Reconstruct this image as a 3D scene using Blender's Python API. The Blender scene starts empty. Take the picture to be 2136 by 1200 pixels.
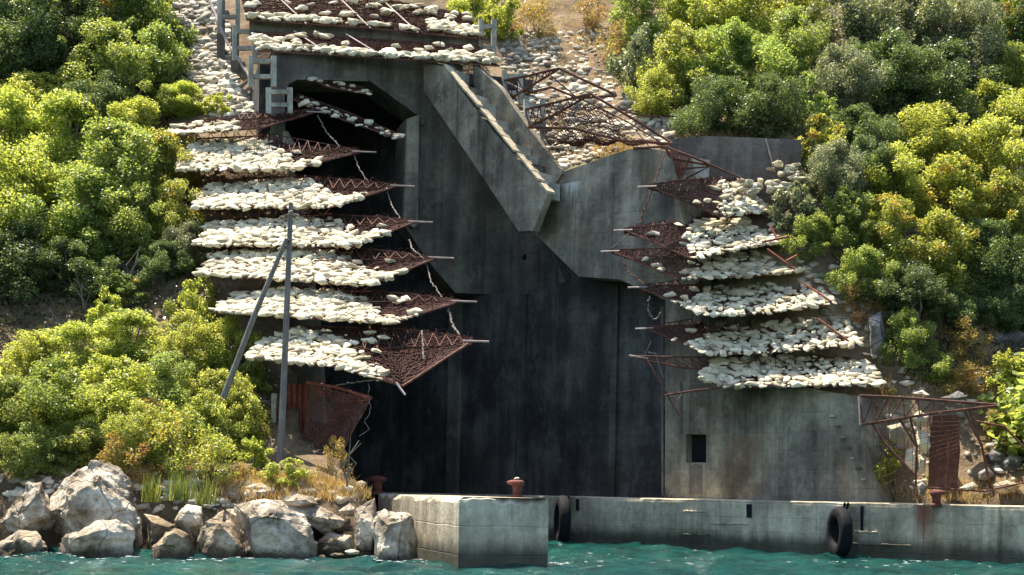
import bpy, bmesh, math, random
import numpy as np
from mathutils import Vector, noise

# ------------------------------------------------------------------ camera, world, sun, exposure
sc = bpy.context.scene
col = sc.collection
F = 3015.0            # focal length in pixels of the 2136 px wide photograph
HC = 1.66             # eye height above the water
PX, PY = 1068.0, 1023.0
ROLL = math.atan(0.0181)
cam = bpy.data.cameras.new("camera")
cam.sensor_fit = 'HORIZONTAL'
cam.sensor_width = 36.0
cam.lens = 36.0 * F / 2136.0
cam.shift_y = (PY - 600.0) / 2136.0
cam.clip_start, cam.clip_end = 0.5, 1000.0
co = bpy.data.objects.new("camera", cam)
col.objects.link(co)
co.location = (0, 0, HC)
from mathutils import Matrix
co.matrix_world = Matrix.Translation((0, 0, HC)) @ Matrix.Rotation(math.pi/2, 4, 'X') @ Matrix.Rotation(ROLL, 4, 'Z')
sc.camera = co

SUN = Vector((-0.37, 0.36, 1.25)).normalized()
w = bpy.data.worlds.new("World"); sc.world = w; w.use_nodes = True
nt = w.node_tree; nt.nodes.clear()
sky = nt.nodes.new("ShaderNodeTexSky"); sky.sky_type = 'NISHITA'; sky.sun_disc = False
sky.sun_elevation = math.asin(SUN.z); sky.sun_rotation = math.atan2(SUN.x, SUN.y)
bg = nt.nodes.new("ShaderNodeBackground"); bg.inputs[1].default_value = 0.115
wo = nt.nodes.new("ShaderNodeOutputWorld")
nt.links.new(sky.outputs[0], bg.inputs[0]); nt.links.new(bg.outputs[0], wo.inputs[0])
sl = bpy.data.lights.new("sun", 'SUN'); sl.energy = 5.0; sl.angle = math.radians(0.5); sl.color = (1.0, 0.91, 0.76)
so = bpy.data.objects.new("sun", sl); col.objects.link(so)
so.location = (-30, 30, 70); so.rotation_euler = SUN.to_track_quat('Z', 'Y').to_euler()
sc.view_settings.view_transform = 'Standard'; sc.view_settings.look = 'None'
sc.view_settings.gamma = 1.0; sc.view_settings.exposure = 1.55; sc.view_settings.use_curve_mapping = False
sc.render.engine = 'CYCLES'
sc.cycles.max_bounces = 6; sc.cycles.diffuse_bounces = 3; sc.cycles.glossy_bounces = 2
sc.cycles.transmission_bounces = 3; sc.cycles.transparent_max_bounces = 4
sc.cycles.caustics_reflective = False; sc.cycles.caustics_refractive = False
sc.cycles.use_denoising = True

rnd = random.Random(7)
nrg = np.random.default_rng(11)

# ------------------------------------------------------------------ projecting photo pixels into the place
CR, SR = math.cos(ROLL), math.sin(ROLL)
def ray(px, py):
    dx, dy = px - PX, py - PY
    return ((dx*CR + dy*SR)/F, 1.0, -(-dx*SR + dy*CR)/F)
def at(px, py, D):
    r = ray(px, py)
    return Vector((r[0]*D, D, HC + r[2]*D))
def on_plane(px, py, P, n):
    r = ray(px, py)
    D = (P[0]*n[0] + P[1]*n[1])/(r[0]*n[0] + n[1])
    return at(px, py, D)
def hor(px): return PY + 0.0181*(px - PX)

# ------------------------------------------------------------------ node helpers and materials
def mat(name, build):
    m = bpy.data.materials.new(name); m.use_nodes = True
    t = m.node_tree; t.nodes.clear()
    out = t.nodes.new("ShaderNodeOutputMaterial")
    N = lambda k, **kw: _node(t, k, kw)
    s = build(t, N, lambda a, b: t.links.new(a, b))
    t.links.new(s, out.inputs[0])
    return m
def _node(t, k, kw):
    n = t.nodes.new("ShaderNode" + k)
    for a, v in kw.items():
        if a.startswith("i_"):
            key = a[2:]
            key = int(key) if key.isdigit() else key
            n.inputs[key].default_value = v
        else: setattr(n, a, v)
    return n
def ramp(N, stops):
    r = N("ValToRGB"); e = r.color_ramp.elements
    while len(e) < len(stops): e.new(0.5)
    for x, (p, c) in zip(e, stops):
        x.position = p; x.color = (*c, 1) if len(c) == 3 else c
    return r
def pos(N, L, scale=(1, 1, 1)):
    g = N("NewGeometry"); m = N("Mapping"); m.inputs[3].default_value = scale
    L(g.outputs["Position"], m.inputs[0]); return m.outputs[0]
def noise_n(N, L, vec, scale, detail=6, rough=0.6):
    n = N("TexNoise"); n.inputs["Scale"].default_value = scale; n.inputs["Detail"].default_value = detail
    n.inputs["Roughness"].default_value = rough; L(vec, n.inputs["Vector"]); return n.outputs[0]
def mixc(N, L, fac, a, b, mode='MIX'):
    m = N("Mix", data_type='RGBA', blend_type=mode)
    if isinstance(fac, float): m.inputs[0].default_value = fac
    else: L(fac, m.inputs[0])
    for i, c in ((6, a), (7, b)):
        if isinstance(c, tuple): m.inputs[i].default_value = (*c, 1)
        else: L(c, m.inputs[i])
    return m.outputs[2]
def math_n(N, L, op, a, b=None):
    m = N("Math", operation=op, use_clamp=False)
    for i, x in ((0, a), (1, b)):
        if x is None: continue
        if isinstance(x, (int, float)): m.inputs[i].default_value = x
        else: L(x, m.inputs[i])
    return m.outputs[0]
def smooth(N, L, x, lo, hi):
    m = N("MapRange", interpolation_type='SMOOTHSTEP'); L(x, m.inputs[0])
    m.inputs[1].default_value = lo; m.inputs[2].default_value = hi
    return m.outputs[0]
def bsdf(N, L, color, rough=0.85, height=None, strength=0.4, dist=0.05, spec=0.3):
    b = N("BsdfPrincipled"); b.inputs["Roughness"].default_value = rough
    b.inputs["Specular IOR Level"].default_value = spec
    if isinstance(color, tuple): b.inputs["Base Color"].default_value = (*color, 1)
    else: L(color, b.inputs["Base Color"])
    if height is not None:
        bu = N("Bump"); bu.inputs["Strength"].default_value = strength; bu.inputs["Distance"].default_value = dist
        L(height, bu.inputs["Height"]); L(bu.outputs[0], b.inputs["Normal"])
    return b.outputs[0]

def concrete(name, dark, mid, light, rust=0.0, tide=False, boards=0.55, stain=None, lines=0.35, vj=0.3):
    def f(t, N, L):
        p = pos(N, L)
        streak = noise_n(N, L, pos(N, L, (1.6, 1.6, 0.13)), 1.0, 7, 0.65)
        blot = noise_n(N, L, p, 0.55, 7, 0.62)
        fine = noise_n(N, L, p, 6.0, 8, 0.7)
        a = math_n(N, L, 'ADD', math_n(N, L, 'MULTIPLY', streak, 0.42), math_n(N, L, 'MULTIPLY', blot, 0.58))
        c = ramp(N, [(0.38, dark), (0.5, mid), (0.62, light)]); L(a, c.inputs[0])
        c = mixc(N, L, 0.6, c.outputs[0], fine, 'OVERLAY')
        # pour lines: thin dark horizontals at uneven heights
        sx = N("SeparateXYZ"); L(pos(N, L), sx.inputs[0])
        wob = math_n(N, L, 'ADD', sx.outputs[2], math_n(N, L, 'MULTIPLY', noise_n(N, L, p, 0.8, 4), 0.10))
        fr = math_n(N, L, 'FRACT', math_n(N, L, 'DIVIDE', wob, boards))
        ln = smooth(N, L, math_n(N, L, 'ABSOLUTE', math_n(N, L, 'SUBTRACT', fr, 0.5)), 0.03, 0.0)
        patch = smooth(N, L, noise_n(N, L, p, 1.3, 4), 0.45, 0.62)
        lnf = math_n(N, L, 'MULTIPLY', math_n(N, L, 'MULTIPLY', ln, patch), lines)
        c = mixc(N, L, lnf, c, tuple(x*0.35 for x in dark))
        # pale lime runs
        run = smooth(N, L, noise_n(N, L, pos(N, L, (3.2, 3.2, 0.10)), 1.0, 5, 0.75), 0.66, 0.78)
        c = mixc(N, L, math_n(N, L, 'MULTIPLY', run, 0.45), c, tuple(min(1, x*1.7) for x in light))
        blk = smooth(N, L, noise_n(N, L, pos(N, L, (2.3, 2.3, 0.16)), 1.0, 5, 0.7), 0.58, 0.72)
        c = mixc(N, L, math_n(N, L, 'MULTIPLY', blk, 0.6), c, tuple(x*0.4 for x in dark))
        vc = math_n(N, L, 'ADD', math_n(N, L, 'MULTIPLY', sx.outputs[0], 0.96), math_n(N, L, 'MULTIPLY', sx.outputs[1], 0.28))
        vf = math_n(N, L, 'FRACT', math_n(N, L, 'DIVIDE', math_n(N, L, 'ADD', vc, math_n(N, L, 'MULTIPLY', noise_n(N, L, p, 0.6, 2), 0.06)), 0.83))
        vl = smooth(N, L, math_n(N, L, 'ABSOLUTE', math_n(N, L, 'SUBTRACT', vf, 0.5)), 0.025, 0.0)
        c = mixc(N, L, math_n(N, L, 'MULTIPLY', vl, vj), c, tuple(x*0.4 for x in dark))
        pt = smooth(N, L, noise_n(N, L, pos(N, L, (1, 1, 0.7)), 0.9, 7, 0.72), 0.54, 0.66)
        c = mixc(N, L, math_n(N, L, 'MULTIPLY', pt, 0.4), c, tuple(min(1, x*1.25) for x in light))
        if rust:
            r = smooth(N, L, noise_n(N, L, pos(N, L, (1.1, 1.1, 0.35)), 0.9, 5, 0.7), 0.56, 0.72)
            c = mixc(N, L, math_n(N, L, 'MULTIPLY', r, rust), c, (0.19, 0.10, 0.045))
        if tide:
            tz = math_n(N, L, 'ADD', sx.outputs[2], math_n(N, L, 'MULTIPLY', noise_n(N, L, pos(N, L, (2, 2, .5)), 1.0, 5), 0.5))
            td = smooth(N, L, tz, 0.95, 0.5)
            c = mixc(N, L, math_n(N, L, 'MULTIPLY', td, 0.85), c, (0.022, 0.023, 0.016))
        c = mixc(N, L, 1.0, c, (1.0, 0.965, 0.90), 'MULTIPLY')
        for s in stain or ():
            (X, Y, Z0, Z1, r, colr, k) = s
            dx = math_n(N, L, 'SUBTRACT', sx.outputs[0], X); dy = math_n(N, L, 'SUBTRACT', sx.outputs[1], Y)
            d = math_n(N, L, 'SQRT', math_n(N, L, 'ADD', math_n(N, L, 'MULTIPLY', dx, dx), math_n(N, L, 'MULTIPLY', dy, dy)))
            d = math_n(N, L, 'ADD', d, math_n(N, L, 'MULTIPLY', math_n(N, L, 'SUBTRACT', streak, 0.5), r*1.6))
            m1 = smooth(N, L, d, r*1.15, r*0.05)
            m2 = math_n(N, L, 'MULTIPLY', smooth(N, L, math_n(N, L, 'ADD', sx.outputs[2], math_n(N, L, 'MULTIPLY', math_n(N, L, 'SUBTRACT', noise_n(N, L, pos(N, L, (9, 9, 0.2)), 1.0, 3), 0.5), 1.6)), Z0, Z1), smooth(N, L, sx.outputs[2], Z1 + 0.03, Z1 - 0.02))
            c = mixc(N, L, math_n(N, L, 'MULTIPLY', math_n(N, L, 'MULTIPLY', m1, m2), k), c, colr)
        h = math_n(N, L, 'SUBTRACT', math_n(N, L, 'ADD', fine, math_n(N, L, 'MULTIPLY', blot, 0.8)), math_n(N, L, 'MULTIPLY', ln, 0.5))
        return bsdf(N, L, c, 0.9, h, 0.55, 0.05, 0.2)
    return mat(name, f)

M = {}
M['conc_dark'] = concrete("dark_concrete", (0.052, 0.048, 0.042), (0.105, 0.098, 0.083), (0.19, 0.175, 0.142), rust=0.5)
M['conc_black'] = concrete("tunnel_shade_concrete", (0.024, 0.0245, 0.025), (0.05, 0.049, 0.047), (0.12, 0.118, 0.11), vj=0.06)  # near-black tone paints the shade under the tunnel roof
M['conc_wall'] = concrete("weathered_concrete", (0.075, 0.065, 0.05), (0.19, 0.168, 0.13), (0.36, 0.32, 0.245), rust=0.55)
M['conc_wing'] = M['conc_wall']
M['conc_pale'] = concrete("pale_concrete", (0.15, 0.15, 0.13), (0.32, 0.31, 0.27), (0.52, 0.51, 0.45), rust=0.4, boards=0.3)
M['sunlit_cap'] = concrete("sunlit_edge_concrete", (0.24, 0.20, 0.14), (0.42, 0.36, 0.26), (0.6, 0.53, 0.40), rust=0.3, vj=0.0)  # pale sandy tone paints sunlight on the parapet caps
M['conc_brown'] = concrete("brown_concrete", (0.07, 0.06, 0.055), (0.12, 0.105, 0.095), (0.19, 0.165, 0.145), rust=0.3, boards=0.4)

def rock_f(dark, mid, light, wet=True, lich=0.3, sc_=1.0):
    def f(t, N, L):
        oi = N("ObjectInfo")
        p = N("Mapping"); g = N("NewGeometry"); L(g.outputs["Position"], p.inputs[0]); p = p.outputs[0]
        big = noise_n(N, L, p, 1.3*sc_, 8, 0.65); fine = noise_n(N, L, p, 9*sc_, 8, 0.7)
        v = N("TexVoronoi", feature='DISTANCE_TO_EDGE'); v.inputs["Scale"].default_value = 1.1*sc_
        wv = mixc(N, L, 0.2, p, N("TexNoise", i_Scale=2.0).outputs[1]); L(wv, v.inputs["Vector"])
        crack = smooth(N, L, v.outputs[0], 0.02, 0.0)
        c = ramp(N, [(0.38, dark), (0.5, mid), (0.6, light)]); L(big, c.inputs[0])
        c = mixc(N, L, 0.5, c.outputs[0], fine, 'OVERLAY')
        c = mixc(N, L, math_n(N, L, 'MULTIPLY', crack, 0.22), c, tuple(x*0.4 for x in dark))
        li = smooth(N, L, noise_n(N, L, p, 2.6*sc_, 6, 0.7), 0.56, 0.66)
        c = mixc(N, L, math_n(N, L, 'MULTIPLY', li, lich), c, (0.16, 0.09, 0.035))
        if wet:
            sx = N("SeparateXYZ"); L(p, sx.inputs[0])
            tz = math_n(N, L, 'ADD', sx.outputs[2], math_n(N, L, 'MULTIPLY', big, 0.4))
            c = mixc(N, L, math_n(N, L, 'MULTIPLY', smooth(N, L, tz, 0.62, 0.28), 0.85), c, (0.035, 0.028, 0.016))
        h = math_n(N, L, 'SUBTRACT', math_n(N, L, 'ADD', math_n(N, L, 'MULTIPLY', fine, 0.5), math_n(N, L, 'MULTIPLY', big, 1.2)), math_n(N, L, 'MULTIPLY', crack, 0.3))
        return bsdf(N, L, c, 0.88, h, 1.0, 0.16/sc_, 0.25)
    return f
M['boulder'] = mat("grey_limestone", rock_f((0.15, 0.115, 0.075), (0.37, 0.305, 0.225), (0.64, 0.565, 0.44)))
M['boulder_brown'] = mat("brown_limestone", rock_f((0.11, 0.075, 0.042), (0.31, 0.235, 0.15), (0.54, 0.45, 0.33), lich=0.8))
M['cliff'] = mat("slope_rock", rock_f((0.06, 0.058, 0.055), (0.14, 0.13, 0.12), (0.30, 0.28, 0.25), wet=False, lich=0.15))
def chunk_f(t, N, L):
    g = N("NewGeometry"); oi = N("ObjectInfo")
    p = g.outputs["Position"]
    n1 = noise_n(N, L, p, 4.0, 6, 0.65)
    r = math_n(N, L, 'FRACT', math_n(N, L, 'ADD', g.outputs["Random Per Island"], oi.outputs["Random"]))
    c = ramp(N, [(0.0, (0.22, 0.185, 0.125)), (0.2, (0.42, 0.36, 0.24)), (0.55, (0.59, 0.51, 0.35)), (1.0, (0.72, 0.64, 0.46))]); L(r, c.inputs[0])
    c = mixc(N, L, 0.35, c.outputs[0], n1, 'OVERLAY')
    d = smooth(N, L, noise_n(N, L, p, 1.6, 6, 0.7), 0.55, 0.68)
    c = mixc(N, L, math_n(N, L, 'MULTIPLY', d, 0.45), c, (0.27, 0.2, 0.12))
    return bsdf(N, L, c, 0.9, noise_n(N, L, p, 14, 5), 0.5, 0.03, 0.2)
M['chunk'] = mat("pale_limestone", chunk_f)
def scree_f(t, N, L):
    g = N("NewGeometry"); p = g.outputs["Position"]
    c = ramp(N, [(0.0, (0.20, 0.17, 0.125)), (0.5, (0.38, 0.33, 0.25)), (1.0, (0.64, 0.57, 0.44))]); L(g.outputs["Random Per Island"], c.inputs[0])
    c = mixc(N, L, 0.35, c.outputs[0], noise_n(N, L, p, 5.0, 6), 'OVERLAY')
    return bsdf(N, L, c, 0.9, noise_n(N, L, p, 14, 5), 0.5, 0.03, 0.2)
M['scree'] = mat("weathered_rubble", scree_f)
def rust_f(a, b, c_):
    def f(t, N, L):
        p = pos(N, L); n = noise_n(N, L, p, 5, 7, 0.7); n2 = noise_n(N, L, p, 0.9, 4)
        c = ramp(N, [(0.3, a), (0.52, b), (0.72, c_)]); L(math_n(N, L, 'ADD', math_n(N, L, 'MULTIPLY', n, .6), math_n(N, L, 'MULTIPLY', n2, .4)), c.inputs[0])
        return bsdf(N, L, c.outputs[0], 0.85, n, 0.5, 0.02, 0.25)
    return f
M['rust'] = mat("rusted_steel", rust_f((0.035, 0.015, 0.010), (0.105, 0.042, 0.026), (0.23, 0.13, 0.09)))
M['rust_net'] = mat("rusted_wire", rust_f((0.03, 0.013, 0.010), (0.075, 0.030, 0.022), (0.12, 0.055, 0.04)))
M['rust_light'] = mat("sunlit_curtain_wire", rust_f((0.08, 0.035, 0.028), (0.18, 0.085, 0.065), (0.30, 0.17, 0.14)))  # lighter rust copy; sunlight on the curtain is put into its colour
M['rust_red'] = mat("red_rust_plate", rust_f((0.09, 0.025, 0.015), (0.20, 0.06, 0.035), (0.34, 0.17, 0.11)))
M['bollard'] = mat("oxide_red_iron", rust_f((0.05, 0.016, 0.012), (0.125, 0.038, 0.028), (0.24, 0.10, 0.075)))
M['cable'] = mat("weathered_cable", rust_f((0.06, 0.045, 0.04), (0.17, 0.14, 0.12), (0.34, 0.31, 0.27)))
M['rod'] = mat("pale_steel_rod", rust_f((0.16, 0.09, 0.07), (0.34, 0.27, 0.24), (0.5, 0.46, 0.42)))
def wood_f(t, N, L):
    p = pos(N, L, (22, 22, 0.6)); n = noise_n(N, L, p, 1.0, 7, 0.7); n2 = noise_n(N, L, pos(N, L), 2.2, 4)
    c = ramp(N, [(0.3, (0.07, 0.06, 0.055)), (0.5, (0.16, 0.145, 0.13)), (0.72, (0.29, 0.27, 0.24))])
    L(math_n(N, L, 'ADD', math_n(N, L, 'MULTIPLY', n, .7), math_n(N, L, 'MULTIPLY', n2, .3)), c.inputs[0])
    return bsdf(N, L, c.outputs[0], 0.85, n, 0.7, 0.02, 0.2)
M['wood'] = mat("weathered_wood", wood_f)
M['bark'] = mat("grey_bark", rust_f((0.06, 0.045, 0.035), (0.14, 0.115, 0.09), (0.27, 0.24, 0.2)))
def rubber_f(t, N, L):
    n = noise_n(N, L, pos(N, L), 6, 5); c = ramp(N, [(0.3, (0.004, 0.0045, 0.006)), (0.7, (0.012, 0.012, 0.014))]); L(n, c.inputs[0])
    return bsdf(N, L, c.outputs[0], 0.8, n, 0.4, 0.03, 0.15)
M['rubber'] = mat("black_rubber", rubber_f)
M['void'] = mat("painted_recess_dark", lambda t, N, L: bsdf(N, L, (0.008, 0.008, 0.01), 0.95))  # near-black colour paints the shade inside slots, window and vent
M['white'] = mat("white_plastic", lambda t, N, L: bsdf(N, L, (0.75, 0.78, 0.85), 0.5))

def leaf_f(a, b, c_, trans=0.45, hi=None, hk=0.0):
    def f(t, N, L):
        g = N("NewGeometry"); oi = N("ObjectInfo")
        c = ramp(N, [(0.0, a), (0.5, b), (1.0, c_)]); L(g.outputs["Random Per Island"], c.inputs[0])
        c = c.outputs[0]
        hs = N("HueSaturation"); hs.inputs["Saturation"].default_value = 0.95; L(c, hs.inputs["Color"])
        mr = N("MapRange"); L(oi.outputs["Random"], mr.inputs[0]); mr.inputs[3].default_value = 0.96; mr.inputs[4].default_value = 1.22
        L(mr.outputs[0], hs.inputs["Value"])
        mr2 = N("MapRange"); L(oi.outputs["Random"], mr2.inputs[0]); mr2.inputs[3].default_value = 0.492; mr2.inputs[4].default_value = 0.508
        L(mr2.outputs[0], hs.inputs["Hue"])
        c = hs.outputs[0]
        if hi:
            m = smooth(N, L, noise_n(N, L, g.outputs["Position"], 1.5, 4, 0.6), 0.56, 0.64)
            c = mixc(N, L, math_n(N, L, 'MULTIPLY', m, hk), c, hi)
        d = N("BsdfPrincipled"); L(c, d.inputs["Base Color"]); d.inputs["Roughness"].default_value = 0.42; d.inputs["Specular IOR Level"].default_value = 0.5
        tr = N("BsdfTranslucent")
        L(mixc(N, L, 0.5, c, mixc(N, L, 1.0, c, (1.9, 1.75, 0.6), 'MULTIPLY')), tr.inputs[0])
        m = N("MixShader"); m.inputs[0].default_value = trans
        L(d.outputs[0], m.inputs[1]); L(tr.outputs[0], m.inputs[2])
        return m.outputs[0]
    return f
M['Y'] = mat("leaf_yellow_green", leaf_f((0.13, 0.18, 0.03), (0.29, 0.335, 0.06), (0.47, 0.48, 0.12), 0.6))
M['M'] = mat("leaf_mid_green", leaf_f((0.085, 0.135, 0.03), (0.19, 0.245, 0.055), (0.33, 0.37, 0.10), 0.57))
M['D'] = mat("leaf_dark_green", leaf_f((0.038, 0.066, 0.022), (0.08, 0.125, 0.038), (0.18, 0.225, 0.08), 0.48))
M['G'] = mat("leaf_grey_olive", leaf_f((0.075, 0.095, 0.05), (0.155, 0.18, 0.095), (0.33, 0.345, 0.21), 0.46))
M['O'] = mat("leaf_orange_tinged", leaf_f((0.11, 0.15, 0.025), (0.25, 0.285, 0.05), (0.40, 0.40, 0.085), 0.57, (0.46, 0.2, 0.04), 0.42))
M['MO'] = mat("leaf_green_orange_tips", leaf_f((0.05, 0.095, 0.018), (0.12, 0.185, 0.03), (0.21, 0.27, 0.055), 0.55, (0.55, 0.2, 0.03), 0.5))
M['W'] = mat("leaf_dry_weed", leaf_f((0.17, 0.14, 0.035), (0.29, 0.22, 0.06), (0.38, 0.24, 0.08), 0.5, (0.40, 0.12, 0.04), 0.5))
M['straw'] = mat("dry_straw", leaf_f((0.26, 0.17, 0.06), (0.42, 0.29, 0.11), (0.55, 0.41, 0.19), 0.35))
M['reed'] = mat("green_blade", leaf_f((0.08, 0.13, 0.02), (0.16, 0.21, 0.035), (0.3, 0.31, 0.08), 0.4))
M['litter'] = mat("brown_undergrowth", leaf_f((0.03, 0.035, 0.014), (0.055, 0.055, 0.022), (0.11, 0.085, 0.04), 0.25))

def ground_f(t, N, L):
    p = pos(N, L); b = noise_n(N, L, p, 0.45, 8, 0.65); f_ = noise_n(N, L, p, 4.5, 8, 0.7)
    c = ramp(N, [(0.35, (0.07, 0.05, 0.03)), (0.5, (0.17, 0.12, 0.075)), (0.65, (0.28, 0.21, 0.13))]); L(b, c.inputs[0])
    c = mixc(N, L, 0.6, c.outputs[0], f_, 'OVERLAY')
    gr = smooth(N, L, noise_n(N, L, p, 0.8, 5), 0.52, 0.64)
    c = mixc(N, L, math_n(N, L, 'MULTIPLY', gr, 0.5), c, (0.07, 0.075, 0.03))
    sx = N("SeparateXYZ"); L(p, sx.inputs[0])
    c = mixc(N, L, math_n(N, L, 'MULTIPLY', smooth(N, L, math_n(N, L, 'ADD', sx.outputs[2], math_n(N, L, 'MULTIPLY', f_, 0.4)), 1.15, 0.6), 0.85), c, (0.03, 0.024, 0.016))
    return bsdf(N, L, c, 0.95, f_, 0.9, 0.12, 0.1)
M['ground'] = mat("stony_earth", ground_f)
def water_f(t, N, L):
    p = pos(N, L)
    b = N("BsdfPrincipled"); 
    n1 = noise_n(N, L, pos(N, L, (0.5, 1.2, 1)), 1.0, 4)
    c = ramp(N, [(0.35, (0.001, 0.022, 0.019)), (0.65, (0.007, 0.062, 0.05))]); L(n1, c.inputs[0])
    L(c.outputs[0], b.inputs["Base Color"])
    b.inputs["Roughness"].default_value = 0.04; b.inputs["IOR"].default_value = 1.33
    b.inputs["Specular IOR Level"].default_value = 0.5
    h = math_n(N, L, 'ADD', noise_n(N, L, pos(N, L, (5, 9, 1)), 1.0, 3), math_n(N, L, 'MULTIPLY', noise_n(N, L, pos(N, L, (14, 30, 1)), 1.0, 3), 0.5))
    bu = N("Bump"); bu.inputs["Strength"].default_value = 1.0; bu.inputs["Distance"].default_value = 0.10
    L(h, bu.inputs["Height"]); L(bu.outputs[0], b.inputs["Normal"])
    return b.outputs[0]
M['water'] = mat("sea_water", water_f)
M['foam'] = mat("white_foam_glint", lambda t, N, L: bsdf(N, L, (0.75, 0.8, 0.8), 0.6))

# ------------------------------------------------------------------ mesh helpers
class MB:
    """collects vertices and faces in world coordinates"""
    def __init__(s): s.v = []; s.f = []
    def add(s, vs, fs):
        b = len(s.v); s.v.extend(tuple(x) for x in vs); s.f.extend(tuple(i + b for i in q) for q in fs); return s
    def tube(s, pts, r, n=5, r2=None, cap=True):
        pts = [Vector(p) for p in pts]; m = len(pts); b = len(s.v)
        for i, p in enumerate(pts):
            d = (pts[min(i+1, m-1)] - pts[max(i-1, 0)])
            d = d.normalized() if d.length > 1e-9 else Vector((0, 0, 1))
            a = d.cross(Vector((0, 0, 1)))
            if a.length < 1e-3: a = d.cross(Vector((0, 1, 0)))
            a.normalize(); c = d.cross(a)
            rr = r if r2 is None else r + (r2 - r)*i/(m - 1)
            if isinstance(r, (list, tuple)): rr = r[i]
            for k in range(n):
                t = 2*math.pi*(k + 0.5)/n
                s.v.append(tuple(p + a*math.cos(t)*rr + c*math.sin(t)*rr))
        for i in range(m - 1):
            for k in range(n):
                k2 = (k + 1) % n
                s.f.append((b + i*n + k, b + i*n + k2, b + (i+1)*n + k2, b + (i+1)*n + k))
        if cap:
            s.f.append(tuple(b + k for k in range(n - 1, -1, -1))); s.f.append(tuple(b + (m-1)*n + k for k in range(n)))
        return s
    def bar(s, a, b, r=0.03, n=4): return s.tube([a, b], r, n)
    def box(s, c, ex, ey, ez):
        c, ex, ey, ez = map(Vector, (c, ex, ey, ez))
        vs = [c + ex*i + ey*j + ez*k for k in (-1, 1) for j in (-1, 1) for i in (-1, 1)]
        return s.add(vs, [(0, 2, 3, 1), (4, 5, 7, 6), (0, 1, 5, 4), (2, 6, 7, 3), (0, 4, 6, 2), (1, 3, 7, 5)])
    def prism(s, poly, off, holes=()):
        """solid of a planar outline (with holes) pushed along off"""
        bm = bmesh.new(); loops = []; es = []
        for lp in [poly, *holes]:
            vv = [bm.verts.new(p) for p in lp]; loops.append(vv)
            for i in range(len(vv)): es.append(bm.edges.new((vv[i], vv[(i+1) % len(vv)])))
        nrm = Vector((0, 0, 0)); P = [Vector(p) for p in poly]
        for i in range(len(P)): nrm += P[i].cross(P[(i+1) % len(P)])
        bmesh.ops.triangle_fill(bm, use_beauty=True, use_dissolve=False, edges=es, normal=nrm.normalized())
        bm.verts.index_update(); off = Vector(off); n = len(bm.verts)
        vs = [v.co.copy() for v in bm.verts]; fs = []
        flip = None
        for f in bm.faces:
            idx = [v.index for v in f.verts]
            if f.normal.dot(off) > 0: idx = idx[::-1]
            fs.append(tuple(idx)); fs.append(tuple(i + n for i in idx[::-1]))
        for lp in loops:
            ids = [v.index for v in lp]
            for i in range(len(ids)):
                a, b_ = ids[i], ids[(i+1) % len(ids)]
                fs.append((a, b_, b_ + n, a + n))
        bm.free()
        return s.add(vs + [v + off for v in vs], fs)

def mesh_arrays(name, V, Fc, m=None):
    me = bpy.data.meshes.new(name); V = np.asarray(V, np.float32); Fc = np.asarray(Fc, np.int32)
    me.vertices.add(len(V)); me.vertices.foreach_set("co", V.ravel())
    k = Fc.shape[1]; me.loops.add(Fc.size); me.loops.foreach_set("vertex_index", Fc.ravel())
    me.polygons.add(len(Fc)); me.polygons.foreach_set("loop_start", np.arange(0, Fc.size, k, dtype=np.int32))
    me.update(calc_edges=True)
    if m: me.materials.append(m)
    return me

def tag(o, label=None, cat=None, group=None, kind=None):
    for k, v in (("label", label), ("category", cat), ("group", group), ("kind", kind)):
        if v: o[k] = v
    return o
def thing(name, label, cat, loc, group=None):
    o = bpy.data.objects.new(name, None); col.objects.link(o); o.location = loc
    o.empty_display_size = 0.2
    return tag(o, label, cat, group)
def obj(name, mb, m, parent=None, smooth_=False, fix=True, base=None):
    """one mesh object; its vertices arrive in world coordinates"""
    org = Vector((0, 0, 0))
    if parent is not None:
        q = parent
        while q is not None: org += Vector(q.location); q = q.parent
    elif mb.v:
        a = np.array(mb.v); org = Vector((a[:, 0].mean(), a[:, 1].mean(), a[:, 2].min())) if base is None else Vector(base)
    me = bpy.data.meshes.new(name)
    me.from_pydata([(x - org.x, y - org.y, z - org.z) for x, y, z in mb.v], [], mb.f)
    if fix:
        bm = bmesh.new(); bm.from_mesh(me); bmesh.ops.recalc_face_normals(bm, faces=bm.faces); bm.to_mesh(me); bm.free()
    if smooth_: me.polygons.foreach_set("use_smooth", [True]*len(me.polygons))
    me.materials.append(m)
    o = bpy.data.objects.new(name, me); col.objects.link(o)
    if parent is not None: o.parent = parent
    else: o.location = org
    return o

def resample(pts, n):
    P = np.array([tuple(p) for p in pts]); d = np.r_[0, np.cumsum(np.linalg.norm(np.diff(P, axis=0), axis=1))]
    t = np.linspace(0, d[-1], n)
    return np.stack([np.interp(t, d, P[:, k]) for k in range(3)], 1)

# ------------------------------------------------------------------ plan of the place
QD = Vector((0.734, -0.679, 0)); QN = Vector((-0.679, -0.734, 0))       # along the right quay, and out of its face
QP = Vector((3.5, 45.0, 0))
W3P = QP - QN*1.2                                                       # wing wall
W4P = QP - QN*2.4                                                       # inner wall of the tunnel
def w3D(px): return on_plane(px, 700, W3P, QN).y
CUT_L = [(-1.0, 29.0), (-1.5, 31.2), (-2.6, 34.2), (-4.6, 38), (-5.9, 40.0), (-8.4, 52.6), (-8.4, 53.4)]

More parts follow.
